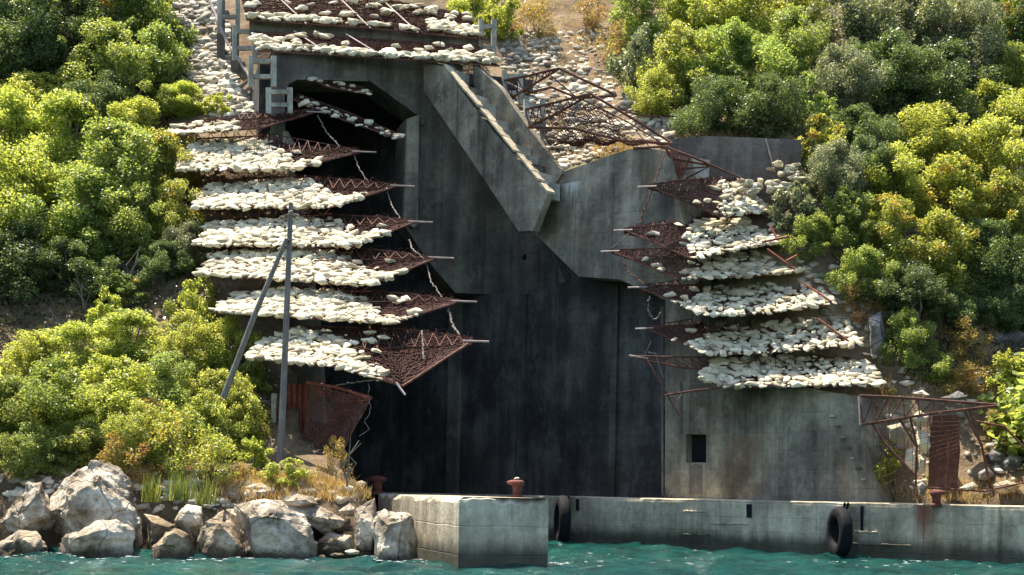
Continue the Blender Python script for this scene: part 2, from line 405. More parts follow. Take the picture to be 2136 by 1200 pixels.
ctrl = []
def cp(px, py, D): ctrl.append(at(px, py, D))
for a in ((-500, 1000, 35.5), (0, 992, 35.8), (300, 992, 36), (560, 985, 36.5), (580, 962, 38.6), (450, 958, 38.2), (560, 820, 41.2), (0, 800, 41), (300, 800, 41),
          (-500, 800, 41.5), (420, 620, 45), (0, 620, 45), (-500, 600, 46), (0, 350, 52), (400, 300, 51.8), (470, 130, 56), (0, 0, 60), (420, -50, 61), (-500, 0, 62),
          (700, 85, 54), (700, 20, 57), (900, -100, 64), (700, -300, 75), (-300, -300, 80), (0, -300, 75), (2136, -300, 78), (2600, -300, 80), (1300, -300, 75),
          (1858, 1041, 40.8), (2136, 1047, 38.6), (2400, 1050, 37.5), (2060, 985, 40), (2136, 900, 41.5), (1860, 800, 42.2), (2136, 700, 45), (1760, 620, 43.8), (2136, 450, 49.5),
          (1680, 440, 45.6), (1410, 287, 49.2), (1665, 287, 48.8), (1400, 0, 60), (2000, 0, 61), (1170, 358, 50.0), (1270, 322, 49.6), (1100, 0, 61), (1250, 150, 55), (2500, 450, 50), (2600, 0, 62),
          (2000, 860, 41.4), (1000, 120, 55.5), (1060, 180, 54.0), (1330, 330, 48.4)):
    cp(*a)
for (px, py) in ((1430, 430), (1520, 570), (1600, 690), (1700, 790), (1790, 858)):
    ctrl.append(on_plane(px, py, W3P - QN*0.9, QN))
for x in range(-45, 50, 10):
    ctrl.append(Vector((x, 125, 58)))
for x, y, z in ((-30, 33, 0.4), (-12, 34.4, -1.0), (-8, 34.5, -1.0), (-4, 34.7, -0.3), (-12, 35.3, 1.15), (-8, 35.4, 1.2), (-4, 35.5, 1.3), (-30, 30, -2.5), (-12, 31.5, -2), (-5, 31.5, -2)):
    ctrl.append(Vector((x, y, z)))
CX = np.array([(p.x, p.y) for p in ctrl]); CZ = np.array([p.z for p in ctrl])
def _phi(r): return r
_n = len(CX)
_A = np.zeros((_n + 3, _n + 3)); _d = np.linalg.norm(CX[:, None] - CX[None], axis=2)
_A[:_n, :_n] = _phi(_d) - np.eye(_n)*0.05; _A[:_n, _n] = 1; _A[:_n, _n+1:] = CX; _A[_n, :_n] = 1; _A[_n+1:, :_n] = CX.T
_w = np.linalg.solve(_A, np.r_[CZ, 0, 0, 0])
def hill(x, y):
    x = np.asarray(x, float); y = np.asarray(y, float); sh = x.shape
    q = np.stack([x.ravel(), y.ravel()], 1); out = np.empty(len(q))
    for i in range(0, len(q), 20000):
        b = q[i:i+20000]; d = np.linalg.norm(b[:, None] - CX[None], axis=2)
        out[i:i+20000] = _phi(d) @ _w[:_n] + _w[_n] + b @ _w[_n+1:]
    z = out.reshape(sh)
    z = z + 0.10*np.sin(x*1.9 + 1.3*np.sin(y*1.1)) * np.sin(y*2.3 + x*0.7) + 0.07*np.sin(x*4.1 + y*3.3)*np.sin(y*5.2 - x*2.0)
    return z
def in_cut(x, y):
    x = np.asarray(x, float); y = np.asarray(y, float)
    L_ = np.array(CUT_L); xl = np.interp(y, L_[:, 1], L_[:, 0])
    side = (x - W3P.x)*QN.x + (y - W3P.y)*QN.y          # > 0 in front of the wing wall
    a = (x > xl) & (side > -0.55) & (y < 53.2)
    b = (side > 1.3) & (y < 42) & (x > -1)               # open sea before the right quay
    c_ = ((side > -3.1) & (y > 44.6) & (y < 53.2) & (x < 5.0) & (x > xl))
    d_ = (side > -0.2) & (x > 0)
    return a | b | c_ | d_
def ground(x, y): return np.where(in_cut(x, y), -4.0, hill(x, y))
def patch(x, y, h):
    sd = (x - W3P.x)*QN.x + (y - W3P.y)*QN.y
    return (sd > -4) & (sd < -0.75) & (y > 44.2) & (y < 53.6) & (x < 6) & (x > -3.5) & (h > 9.5)
def ground_top(x, y):
    h = hill(x, y); return np.where(in_cut(x, y) & ~patch(x, y, h), -4.0, h)
_DD = np.arange(33.0, 112, 0.12)
def hit(px, py):
    r = ray(px, py); z = HC + r[2]*_DD
    g = ground_top(r[0]*_DD, _DD); k = np.nonzero(z < g)[0]
    return at(px, py, float(_DD[k[0]])) if len(k) else None

# hillside as one sheet
xs = np.r_[np.arange(-60, -18, 1.5), np.arange(-18, 22, 0.3), np.arange(22, 66, 1.5)]
ys = np.r_[np.arange(29.0, 66, 0.3), np.arange(66, 125, 1.5)]
X, Y = np.meshgrid(xs, ys); Z = ground(X, Y)
nx, ny = len(xs), len(ys); I = np.arange(nx*ny).reshape(ny, nx)
q = np.stack([I[:-1, :-1], I[:-1, 1:], I[1:, 1:], I[1:, :-1]], -1).reshape(-1, 4)
zz = Z.ravel()[q]; yy = Y.ravel()[q]; xx = X.ravel()[q]
q = q[~((zz.min(1) < -3.5) & ((zz.max(1) < -3.5) | (yy.max(1) > 52.6) | ((xx.mean(1) > -9) & (xx.mean(1) < 0.5) & (yy.mean(1) > 52))))]
# earth lying on the roof of the recess behind the wing wall
H2 = hill(X, Y); sd = (X - W3P.x)*QN.x + (Y - W3P.y)*QN.y
ok = (sd > -4.0) & (sd < -0.75) & (Y > 44.2) & (Y < 53.6) & (X < 6.0) & (X > -3.5) & (H2 > 9.5)
q2 = np.stack([I[:-1, :-1], I[:-1, 1:], I[1:, 1:], I[1:, :-1]], -1).reshape(-1, 4); q2 = q2[ok.ravel()[q2].all(1)]
VV = np.concatenate([np.stack([X.ravel(), Y.ravel(), Z.ravel()], 1), np.stack([X.ravel(), Y.ravel(), H2.ravel() - 0.01], 1)])
me = mesh_arrays("hillside", VV, np.concatenate([q, q2 + nx*ny]), M['ground'])
o = bpy.data.objects.new("hillside", me); col.objects.link(o); tag(o, kind='structure')

# water: fine ripples in front, coarse to the horizon
xs = np.r_[-400, -200, -100, -60, -40, -25, np.arange(-14, 16, 0.09), 25, 40, 60, 100, 200, 400]
ys = np.r_[-400, -200, -100, -40, -10, 5, 15, 21, np.arange(24, 47, 0.08), 50, 56, 70, 90]
X, Y = np.meshgrid(xs, ys)
Z = np.zeros_like(X)
for k in range(26):
    lam = 0.45*(1.16**k) if k < 12 else 0.5 + 0.14*(k - 12); a = nrg.normal(1.45, 0.75); kk = 2*math.pi/lam
    Z += 0.0135*lam**0.65 * np.sin(kk*(X*math.cos(a) + Y*math.sin(a)) + nrg.uniform(0, 6.28) + 0.8*np.sin(X*0.9 + k) + 0.6*np.sin(Y*0.7 + 2*k))
Z *= (np.abs(X) < 18) & (Y > 22) & (Y < 48)
_WX, _WY, _WZ = xs.copy(), ys.copy(), Z
def wave_z(x, y): return _WZ[np.abs(_WY - y).argmin(), np.abs(_WX - x).argmin()]
nx, ny = len(xs), len(ys); I = np.arange(nx*ny).reshape(ny, nx)
q = np.stack([I[:-1, :-1], I[:-1, 1:], I[1:, 1:], I[1:, :-1]], -1).reshape(-1, 4)
me = mesh_arrays("water", np.stack([X.ravel(), Y.ravel(), Z.ravel()], 1), q, M['water'])
me.polygons.foreach_set("use_smooth", [True]*len(me.polygons))
o = bpy.data.objects.new("water", me); col.objects.link(o); tag(o, kind='structure')

# ------------------------------------------------------------------ quays
def quay_block(perim, ztop, closed_cap, chip=0.05, step=0.16, zs=(-1.6, -0.3, 0.15, 0.5, 0.8, 1.05, 1.25, 1.38), seed=1, chips=()):
    """a concrete block with a worn top edge: perim runs along the visible faces; closed_cap adds the back corners"""
    P = np.array(perim, float); d = np.r_[0, np.cumsum(np.linalg.norm(np.diff(P, axis=0), axis=1))]
    n = int(d[-1]/step) + 1; t = np.linspace(0, d[-1], n)
    t = np.unique(np.r_[t, d]); n = len(t)
    x = np.interp(t, d, P[:, 0]); y = np.interp(t, d, P[:, 1])
    tx = np.gradient(x); ty = np.gradient(y); l = np.hypot(tx, ty); nx_, ny_ = -ty/l, tx/l
    mb = MB(); rows = []
    for z in zs:
        row = []
        for i in range(n):
            e = 0.012*noise.noise((x[i]*1.1, y[i]*1.1, z*1.2 + seed))
            row.append((x[i] + nx_[i]*e, y[i] + ny_[i]*e, z))
        rows.append(row)
    lip, top = [], []
    for i in range(n):
        e = abs(noise.noise((x[i]*2.3, y[i]*2.3, seed*3.1))) * chip * 1.6 + max(0, noise.noise((x[i]*0.9, y[i]*0.9, seed*7.0)))*chip*2.2
        for (c0, c1, dep) in chips:
            if c0 < t[i] < c1: e += dep*(0.6 + 0.6*noise.noise((t[i]*4, 3.0, seed)))
        lip.append((x[i] + nx_[i]*e*0.25, y[i] + ny_[i]*e*0.25, ztop - 0.015 - e*0.9))
        top.append((x[i] + nx_[i]*(0.03 + e*1.5), y[i] + ny_[i]*(0.03 + e*1.5), ztop))
    rows[-1] = [(a[0], a[1], min(a[2], b[2] - 0.02)) for a, b in zip(rows[-1], lip)]
    rows += [lip, top]
    vs = [v for r in rows for v in r]; fs = []
    for j in range(len(rows) - 1):
        for i in range(n - 1):
            fs.append((j*n + i, j*n + i + 1, (j+1)*n + i + 1, (j+1)*n + i))
    mb.add(vs, fs)
    mb.add(top + [(a, b, ztop) for a, b in closed_cap], [tuple(range(n + len(closed_cap)))])
    return mb
stain_px = on_plane(1925, 1100, QP, QN); st2 = on_plane(1800, 1080, QP, QN)
M['quay'] = concrete("quay_concrete", (0.18, 0.158, 0.118), (0.36, 0.32, 0.24), (0.57, 0.515, 0.40), rust=0.35, tide=True, boards=0.42, lines=0.6,
    stain=[(stain_px.x, stain_px.y, 0.15, 1.46, 0.34, (0.16, 0.055, 0.035), 0.9), (st2.x, st2.y, 0.6, 1.4, 0.12, (0.02, 0.02, 0.018), 0.9)])
M['quay_block'] = concrete("block_concrete", (0.19, 0.165, 0.12), (0.34, 0.305, 0.235), (0.54, 0.49, 0.39), rust=0.5, tide=True, boards=0.62, lines=0.18, vj=0.0)
ZQ = 1.5
c0, c1, c2 = (-2.75, 36.2), (-1.12, 30.85), (0.79, 31.0)
mb = quay_block([(-3.6, 39.0), c0, c1, c2, (-3.0, 42.0), (-6.6, 52.0), (-9.9, 58.0)], ZQ, [(-13, 58), (-9, 44)], 0.07, seed=2, chips=((4.2, 8.4, 0.09), (9.3, 10.3, 0.14)))
lq = thing("quay", "squared concrete quay end jutting out beside the boulders, its corner chipped", "quay", (-0.5, 31.5, 0))
obj("quay_body", mb, M['quay_block'], lq)
a = QP - QD*24; b = QP + QD*26
back = -QN*3.4
mb = quay_block([(a.x, a.y), (b.x, b.y)], ZQ, [(b.x + back.x, b.y + back.y), (a.x + back.x, a.y + back.y)], 0.035, seed=5, chips=((40.2, 41.6, 0.07),))
rq = thing("quay", "long stained concrete quay wall running along the tunnel's right side, hung with tyres", "quay", QP)
obj("quay_body", mb, M['quay'], rq)
# near-black plates painting the shade of narrow drain slots in the face
for (x0, x1, y0, y1) in ((1557, 1567, 1052, 1080), (1795, 1800, 1056, 1110), (1201, 1207, 1041, 1065)):
    A, B, C_, D_ = (on_plane(px, py, QP + QN*0.03, QN) for px, py in ((x0, y0), (x1, y0), (x1, y1), (x0, y1)))
    obj("slot_shade_plate", MB().prism([A, B, C_, D_], -QN*0.1), M['void'], rq)
# ledge strips standing out of the face (scaling pour joints)
for (x0, x1, y0) in ((1425, 1473, 1066), (1480, 1560, 1091), (1425, 1480, 1115), (1780, 1830, 1109), (1780, 1900, 1134)):
    A = on_plane(x0, y0, QP + QN*0.02, QN); B = on_plane(x1, y0 + (x1-x0)*0.03, QP + QN*0.02, QN)
    n = 14; pts = [A.lerp(B, i/n) + Vector((0, 0, rnd.uniform(-0.012, 0.012))) for i in range(n+1)]
    obj("pour_ledge", MB().tube(pts, [rnd.uniform(0.015, 0.035) for _ in pts], 5), M['quay'], rq)

# ------------------------------------------------------------------ tunnel portal (head wall, lining, inner wall), stair and wing wall
W1n = Vector((0.28, -0.96, 0)); W1P = at(880, 400, 52.0)
def w1(px, py): return on_plane(px, py, W1P, W1n)
tp = thing("tunnel_portal", "towering dark concrete tunnel mouth with chamfered corners under the mesh roof", "tunnel", (-3.2, 52, 1.5))
hw = [(566, 108), (885, 126), (950, 140), (1150, 500), (1150, 619), (1090, 617), (950, 611), (893, 545), (838, 462), (845, 250), (872, 241), (772, 170), (620, 166), (602, 176), (594, 200), (594, 1045), (566, 1045)]
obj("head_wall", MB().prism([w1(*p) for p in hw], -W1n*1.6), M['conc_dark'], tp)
mb = MB().prism([w1(*p) + W1n*0.0 for p in ((846, 252), (871, 243), (868, 470), (860, 478), (839, 462))], W1n*0.28)
obj("pilaster", mb, M['conc_wall'], tp)
mb = MB().prism([w1(*p) for p in ((772, 166), (885, 248), (885, 262), (876, 262), (872, 244), (770, 170))], W1n*0.12)
obj("chamfer_rib", mb, M['conc_dark'], tp)
# inner wall seen through the opening, with ribs
def w4(px, z=None, py=None):
    p = on_plane(px, 800 if py is None else py, W4P, QN)
    if z is not None: p.z = z
    return p
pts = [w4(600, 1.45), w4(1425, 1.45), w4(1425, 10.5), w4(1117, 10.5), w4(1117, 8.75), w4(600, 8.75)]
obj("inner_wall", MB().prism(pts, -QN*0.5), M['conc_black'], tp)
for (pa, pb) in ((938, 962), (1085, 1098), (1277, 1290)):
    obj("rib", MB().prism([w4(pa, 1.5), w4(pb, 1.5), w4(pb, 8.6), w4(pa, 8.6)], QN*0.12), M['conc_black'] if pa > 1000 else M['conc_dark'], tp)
AX = -QD
Lf = w1(558, 700); 
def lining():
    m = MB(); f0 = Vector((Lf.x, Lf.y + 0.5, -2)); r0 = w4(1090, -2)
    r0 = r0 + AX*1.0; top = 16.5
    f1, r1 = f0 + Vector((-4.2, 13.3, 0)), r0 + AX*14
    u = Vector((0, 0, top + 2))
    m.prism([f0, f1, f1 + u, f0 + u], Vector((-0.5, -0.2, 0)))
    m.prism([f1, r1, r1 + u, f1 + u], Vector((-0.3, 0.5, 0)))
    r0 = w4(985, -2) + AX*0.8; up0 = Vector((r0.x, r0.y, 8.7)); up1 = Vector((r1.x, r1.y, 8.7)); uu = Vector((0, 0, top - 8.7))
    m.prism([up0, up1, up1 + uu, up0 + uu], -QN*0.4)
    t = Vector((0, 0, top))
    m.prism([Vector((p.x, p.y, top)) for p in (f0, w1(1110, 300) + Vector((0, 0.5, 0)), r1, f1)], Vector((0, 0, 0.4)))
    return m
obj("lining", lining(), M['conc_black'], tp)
# return panel, and a black disc painting the dark of a hole
def cl(px, py): return at(px, py, w1(1046, 540).y - 0.05 + (w4(1172, py=540).y - 0.06 - w1(1046, 540).y + 0.05)*(px - 1046)/126)
obj("return_panel", MB().prism([cl(1046, 440), cl(1130, 470), cl(1180, 588), cl(1150, 596), cl(1092, 618), cl(1046, 616)], Vector((0, 0.3, 0))), M['conc_dark'], tp)
c = cl(1098, 536); obj("vent_hole_disc", MB().tube([c + W1n*0.01, c - W1n*0.2], 0.11, 10), M['void'], tp)

# sloping parapets and steps
SB0, SB1 = at(880, 200, 51.4), at(1142, 400, 47.5)
sdir = Vector((SB1.x - SB0.x, SB1.y - SB0.y, 0)).normalized(); sn = Vector((sdir.y, -sdir.x, 0))
if sn.y > 0: sn = -sn
def sp(px, py, off=0.0): return on_plane(px, py, Vector((SB0.x, SB0.y, 0)) - sn*off, sn)
st = thing("stair_flight", "steep concrete stair with sunlit treads running down beside the portal between two parapets", "stairs", at(1100, 470, 47.8))
par = [(884, 132), (925, 138), (1000, 240), (1142, 404), (1112, 482), (1082, 483), (980, 330), (884, 190)]
obj("parapet", MB().prism([sp(*p) for p in par], -sn*0.30), M['conc_wall'], st)
par2 = [(985, 130), (1040, 180), (1098, 262), (1172, 362), (1145, 402), (1060, 300), (990, 190)]
obj("parapet", MB().prism([sp(px, py, 0.95) for px, py in par2], -sn*0.3), M['conc_wall'], st)
a, b = sp(925, 138, 0.0), sp(1142, 404, 0.0)  # pale caps added on the parapet top to paint a sunlit ledge
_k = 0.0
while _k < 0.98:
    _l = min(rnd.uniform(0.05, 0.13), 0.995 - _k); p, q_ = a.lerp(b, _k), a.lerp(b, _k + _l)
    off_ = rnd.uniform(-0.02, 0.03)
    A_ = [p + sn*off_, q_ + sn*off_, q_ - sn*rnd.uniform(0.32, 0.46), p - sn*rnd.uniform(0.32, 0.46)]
    obj("added_edge_cap", MB().prism([v + Vector((0, 0, 0.012)) for v in A_], Vector((0, 0, 0.07 + rnd.uniform(0, 0.03)))), M['sunlit_cap'], st)
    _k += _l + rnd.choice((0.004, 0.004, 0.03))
a, b = sp(925, 138, 0.30), sp(1142, 404, 0.30)
nst = 15
for i in range(nst):
    p = a.lerp(b, (i + 0.5)/nst); 
    if i in (2, 6, 9): continue
    e = sdir*((b - a).dot(sdir)/nst*0.5)
    h = 0.28 if i % 5 else 0.36
    obj("step", MB().box(p - sn*0.335 + Vector((0, 0, 0.10 - h*0.5)), e*0.98, sn*0.32, Vector((0, 0, h))), M['conc_pale'] if i % 3 else M['conc_brown'], st)

# wing wall
def w3(px, py=None, z=None):
    p = on_plane(px, 900 if py is None else py, W3P, QN)
    if z is not None: p.z = z
    return p
_a, _b, _c = w3(1195, 393), w3(1388, 440), w3(1560, 930)
M['conc_wing'] = concrete("wing_concrete", (0.075, 0.066, 0.053), (0.185, 0.168, 0.135), (0.36, 0.325, 0.255), rust=0.5, stain=[(_a.x, _a.y, _a.z - 0.25, _a.z + 0.2, 0.5, (0.55, 0.54, 0.5), 0.8), (_b.x, _b.y, _b.z - 1.1, _b.z + 0.6, 0.75, (0.03, 0.03, 0.033), 0.8), (_c.x, _c.y, 0.6, 3.4, 1.1, (0.2, 0.11, 0.06), 0.5)])
ww = thing("wing_wall", "grey streaked concrete wing wall with a square window opening behind the right mesh shelves", "wall", w3(1600, z=1.5))
out = [w3(1110, 482), w3(1150, 402), w3(1168, 360), w3(1215, 345), w3(1270, 325), w3(1310, 312), w3(1345, 308), w3(1400, 318), w3(1418, 430), w3(1452, 560), w3(1482, 690), w3(1530, 785), w3(1768, 824), w3(1792, 870),
       w3(1843, z=1.49), w3(1390, z=1.49), w3(1388, 626), w3(1292, 583), w3(1207, 577)]
win = [w3(1430, 906), w3(1473, 906), w3(1473, 965), w3(1430, 965)]
nic = [w3(1433, 972), w3(1469, 972), w3(1469, 1031), w3(1433, 1031)]
obj("wall_face", MB().prism(out, -QN*1.15, [win]), M['conc_wing'], ww)
obj("window_dark_panel", MB().prism([w3(1424, 895) - QN*0.34, w3(1480, 895) - QN*0.34, w3(1480, 1036) - QN*0.34, w3(1424, 1036) - QN*0.34], -QN*0.2), M['void'], ww)  # black panel set shallow to paint the darkness inside the window
obj("niche_slab", MB().prism([w3(*p) + QN*0.03 for p in ((1440, 1031), (1441, 974), (1450, 968), (1464, 972), (1465, 1031))], -QN*0.05), M['conc_brown'], ww)
for (x0, x1, y0, y1) in ((1380, 1384, 640, 1034), (1419, 1424, 800, 905)):
    obj("joint_rib", MB().prism([w3(x0, y0), w3(x1, y0), w3(x1, y1), w3(x0, y1)], QN*0.02), M['conc_brown'], ww)
# bent stair irons up the sloping end of the wing wall
for i in range(7):
    p = w3(1738 + i*11, 868 + i*22)
    obj("step_iron", MB().box(p + QN*0.05, QD*0.07, QN*0.06, Vector((0, 0, 0.03))), M['conc_dark'] if i % 2 else M['conc_pale'], ww)

# upper retaining wall on the right
RWn = Vector((-0.1, -0.995, 0)).normalized(); RWP = at(1500, 340, 46.7)
def rw(px, py): return on_plane(px, py, RWP, RWn)
rt = thing("retaining_wall", "brownish upper retaining wall on the slope above the right mesh shelves", "wall", rw(1530, 400))
obj("wall_face", MB().prism([rw(*p) for p in ((1398, 290), (1470, 284), (1560, 287), (1672, 292), (1668, 440), (1398, 440))], -RWn*0.5), M['conc_brown'], rt)
obj("joint_strip", MB().bar(rw(1597, 289) + RWn*0.02, rw(1616, 360) + RWn*0.02, 0.035), M['rod'], rt)

tag(obj("concrete_plate", MB().prism([at(*p) for p in ((1394, 322, 46.3), (1482, 334, 46.3), (1478, 372, 46.3), (1396, 374, 46.3))], Vector((0, 0.2, 0))), M['conc_pale']), "pale concrete plate behind the torn triangle of rusty lattice", "plate")
# left terraced wall behind the shelves
tw = thing("terraced_wall", "stepped grey concrete wall half hidden behind the stone laden left shelves", "wall", at(560, 900, 42))
TIERS = [(400, 610, 352, 392, 51.0), (430, 640, 432, 470, 49.3), (440, 640, 512, 556, 47.6), (455, 650, 575, 640, 45.9), (500, 660, 650, 712, 44.2), (548, 668, 745, 850, 42.6)]
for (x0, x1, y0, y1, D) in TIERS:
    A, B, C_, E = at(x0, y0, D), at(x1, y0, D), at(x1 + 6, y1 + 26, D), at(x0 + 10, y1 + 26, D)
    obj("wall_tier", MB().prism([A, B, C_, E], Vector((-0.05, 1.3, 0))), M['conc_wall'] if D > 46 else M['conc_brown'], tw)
A = [at(*p) for p in ((562, 275, 50.6), (590, 272, 50.6), (612, 312, 50.6), (585, 318, 50.6))]
obj("fallen_slab", MB().prism(A, Vector((0.1, 0.5, 0.1))), M['conc_pale'], tw)

# concrete frames and posts
def conc_frame(x0, y0, x1, y1, D, lean, label, group=None):
    t = thing("concrete_trestle", label, "frame", at((x0+x1)/2, y1, D), group)
    wd = 0.085; ux = Vector((0.97, 0.25, 0)); uy = Vector((-0.25, 0.97, 0)); uz = Vector((lean, 0, 1)).normalized()
    tl, tr, bl, br = at(x0, y0, D), at(x1, y0, D + 0.2), at(x0, y1, D), at(x1, y1, D + 0.2)
    for a_, b_ in ((tl, bl), (tr, br)):
        m = (a_ + b_)/2; e = (a_ - b_)/2
        obj("post", MB().box(m, ux*wd, uy*wd*1.1, e), M['conc_pale'], t)
    for k in (0.16, 0.66):
        a_, b_ = tl.lerp(bl, k), tr.lerp(br, k); m = (a_ + b_)/2; e = (b_ - a_)/2
        obj("cross_beam", MB().box(m, e*0.82, uy*wd*0.8, Vector((0, 0, wd*0.85))), M['conc_pale'], t)
    return t
conc_frame(458, -30, 496, 70, 54.6, 0, "pale concrete frame at the top edge of the mesh roof's left end")
conc_frame(489, 55, 531, 125, 53.6, 0, "pale square concrete frame beside the middle row of the mesh roof")
conc_frame(523, 118, 571, 182, 49.9, 0, "weathered square concrete frame just below the mesh roof's left corner")
conc_frame(560, 184, 605, 238, 49.6, 0, "lowest pale concrete frame, standing over the topmost left shelf")
conc_frame(1003, 42, 1030, 130, 53.6, 0, "pale concrete frame at the right end of the mesh roof")
conc_frame(1052, 148, 1086, 218, 51.6, 0, "concrete frame carrying the upper bare truss beside the stair")
conc_frame(1098, 208, 1132, 290, 50.0, 0, "concrete frame carrying the lower bare truss beside the stair")
for (px, y0, y1, D, lb) in ((461, -40, 190, 56.2, "tall brown concrete post nearest the stony slope left of the mesh roof"), (490, 60, 208, 54.9, "shorter brown concrete post behind the pale frames left of the mesh roof")):
    a_, b_ = at(px, y0, D), at(px, y1 + 25, D); t = MB().box((a_+b_)/2, Vector((0.15, 0.02, 0)), Vector((-0.02, 0.14, 0)), (a_-b_)/2)
    tag(obj("concrete_post", t, M['conc_brown']), lb, "post")

# ------------------------------------------------------------------ stones: specs first, objects later
def chunk_mesh(seed, sub=1, flat=0.6):
    """a broken angular stone: the hull of points thrown in a flattened block"""
    r = random.Random(seed); bm = bmesh.new(); sx, sy, sz = r.uniform(1.05, 1.5), r.uniform(0.7, 0.98), r.uniform(0.34, 0.56)
    for _ in range(26 if sub > 2 else 15):
        p = Vector((r.gauss(0, 1), r.gauss(0, 1), r.gauss(0, 1))).normalized()
        m = max(abs(p.x), abs(p.y), abs(p.z)); p = p.lerp(p/m, 0.55)*r.uniform(0.78, 1.05)
        bm.verts.new((p.x*sx, p.y*sy, p.z*sz))
    res = bmesh.ops.convex_hull(bm, input=bm.verts[:])
    bmesh.ops.delete(bm, geom=[v for v in bm.verts if not v.link_faces], context='VERTS')
    if sub > 1:
        bmesh.ops.bevel(bm, geom=bm.edges[:], offset=0.05, segments=1, affect='EDGES', clamp_overlap=True)
    bmesh.ops.triangulate(bm, faces=bm.faces[:]); bmesh.ops.recalc_face_normals(bm, faces=bm.faces[:]); bm.verts.index_update()
    V = np.array([v.co[:] for v in bm.verts]); Fa = np.array([[v.index for v in f.verts] for f in bm.faces]); bm.free()
    return V, Fa
CHUNKS = [chunk_mesh(100 + i, 2) for i in range(10)]
CHUNKS_LO = [chunk_mesh(100 + i, 1) for i in range(10)]
STONES = []   # (pos, size, rotation matrix, variant, label, group, key, apparent size, material)
def put_stone(p, size, tilt, label, group, boost=1.0):
    R = Matrix.Rotation(tilt*1.15, 3, 'X') @ Matrix.Rotation(rnd.gauss(0, 0.7) + rnd.choice((0, math.pi)), 3, 'Z') @ Matrix.Rotation(rnd.gauss(0, 0.16), 3, 'X') @ Matrix.Rotation(rnd.gauss(0, 0.16), 3, 'Y')
    STONES.append((Vector(p), size, R, rnd.randrange(10), label, group, size/p[1]*boost))

# ------------------------------------------------------------------ mesh shelves
def wire_net(G, rw_=0.008, step_u=1, step_v=1, jit=0.012):
    """netting: thin three-sided wires along both directions of a grid of points G[u][v]"""
    V, Fq = [], []
    nu, nv = G.shape[:2]
    def strip(P):
        P = P + nrg.normal(0, jit, P.shape); n = len(P); b = len(V)
        d = np.gradient(P, axis=0); d /= np.linalg.norm(d, axis=1)[:, None] + 1e-9
        a = np.cross(d, np.array([0.1, 0.2, 1.0])); a /= np.linalg.norm(a, axis=1)[:, None] + 1e-9; c_ = np.cross(d, a)
        for i in range(n):
            for k in range(3):
                t = 2.094*k; V.append(P[i] + (a[i]*math.cos(t) + c_[i]*math.sin(t))*rw_)
        for i in range(n - 1):
            for k in range(3):
                k2 = (k+1) % 3; Fq.append((b + 3*i + k, b + 3*i + k2, b + 3*i + 3 + k2, b + 3*i + 3 + k))
    for i in range(0, nu, step_u): strip(G[i])
    for j in range(0, nv, step_v): strip(G[:, j])
    return np.array(V), Fq
def net_obj(G, parent, m=None, rw_=0.008, name="netting", jit=0.012):
    V, Fq = wire_net(G, rw_, jit=jit); mb = MB(); mb.v = [tuple(v) for v in V]; mb.f = Fq
    return obj(name, mb, m or M['rust_net'], parent, fix=False)

def zigzag(mb, A, B, n, r=0.014):
    for i in range(n):
        p, q_ = A[0].lerp(A[1], i/n), B[0].lerp(B[1], (i + 0.5)/n)
        mb.bar(p, q_, r, 4); mb.bar(q_, A[0].lerp(A[1], (i + 1)/n), r, 4)

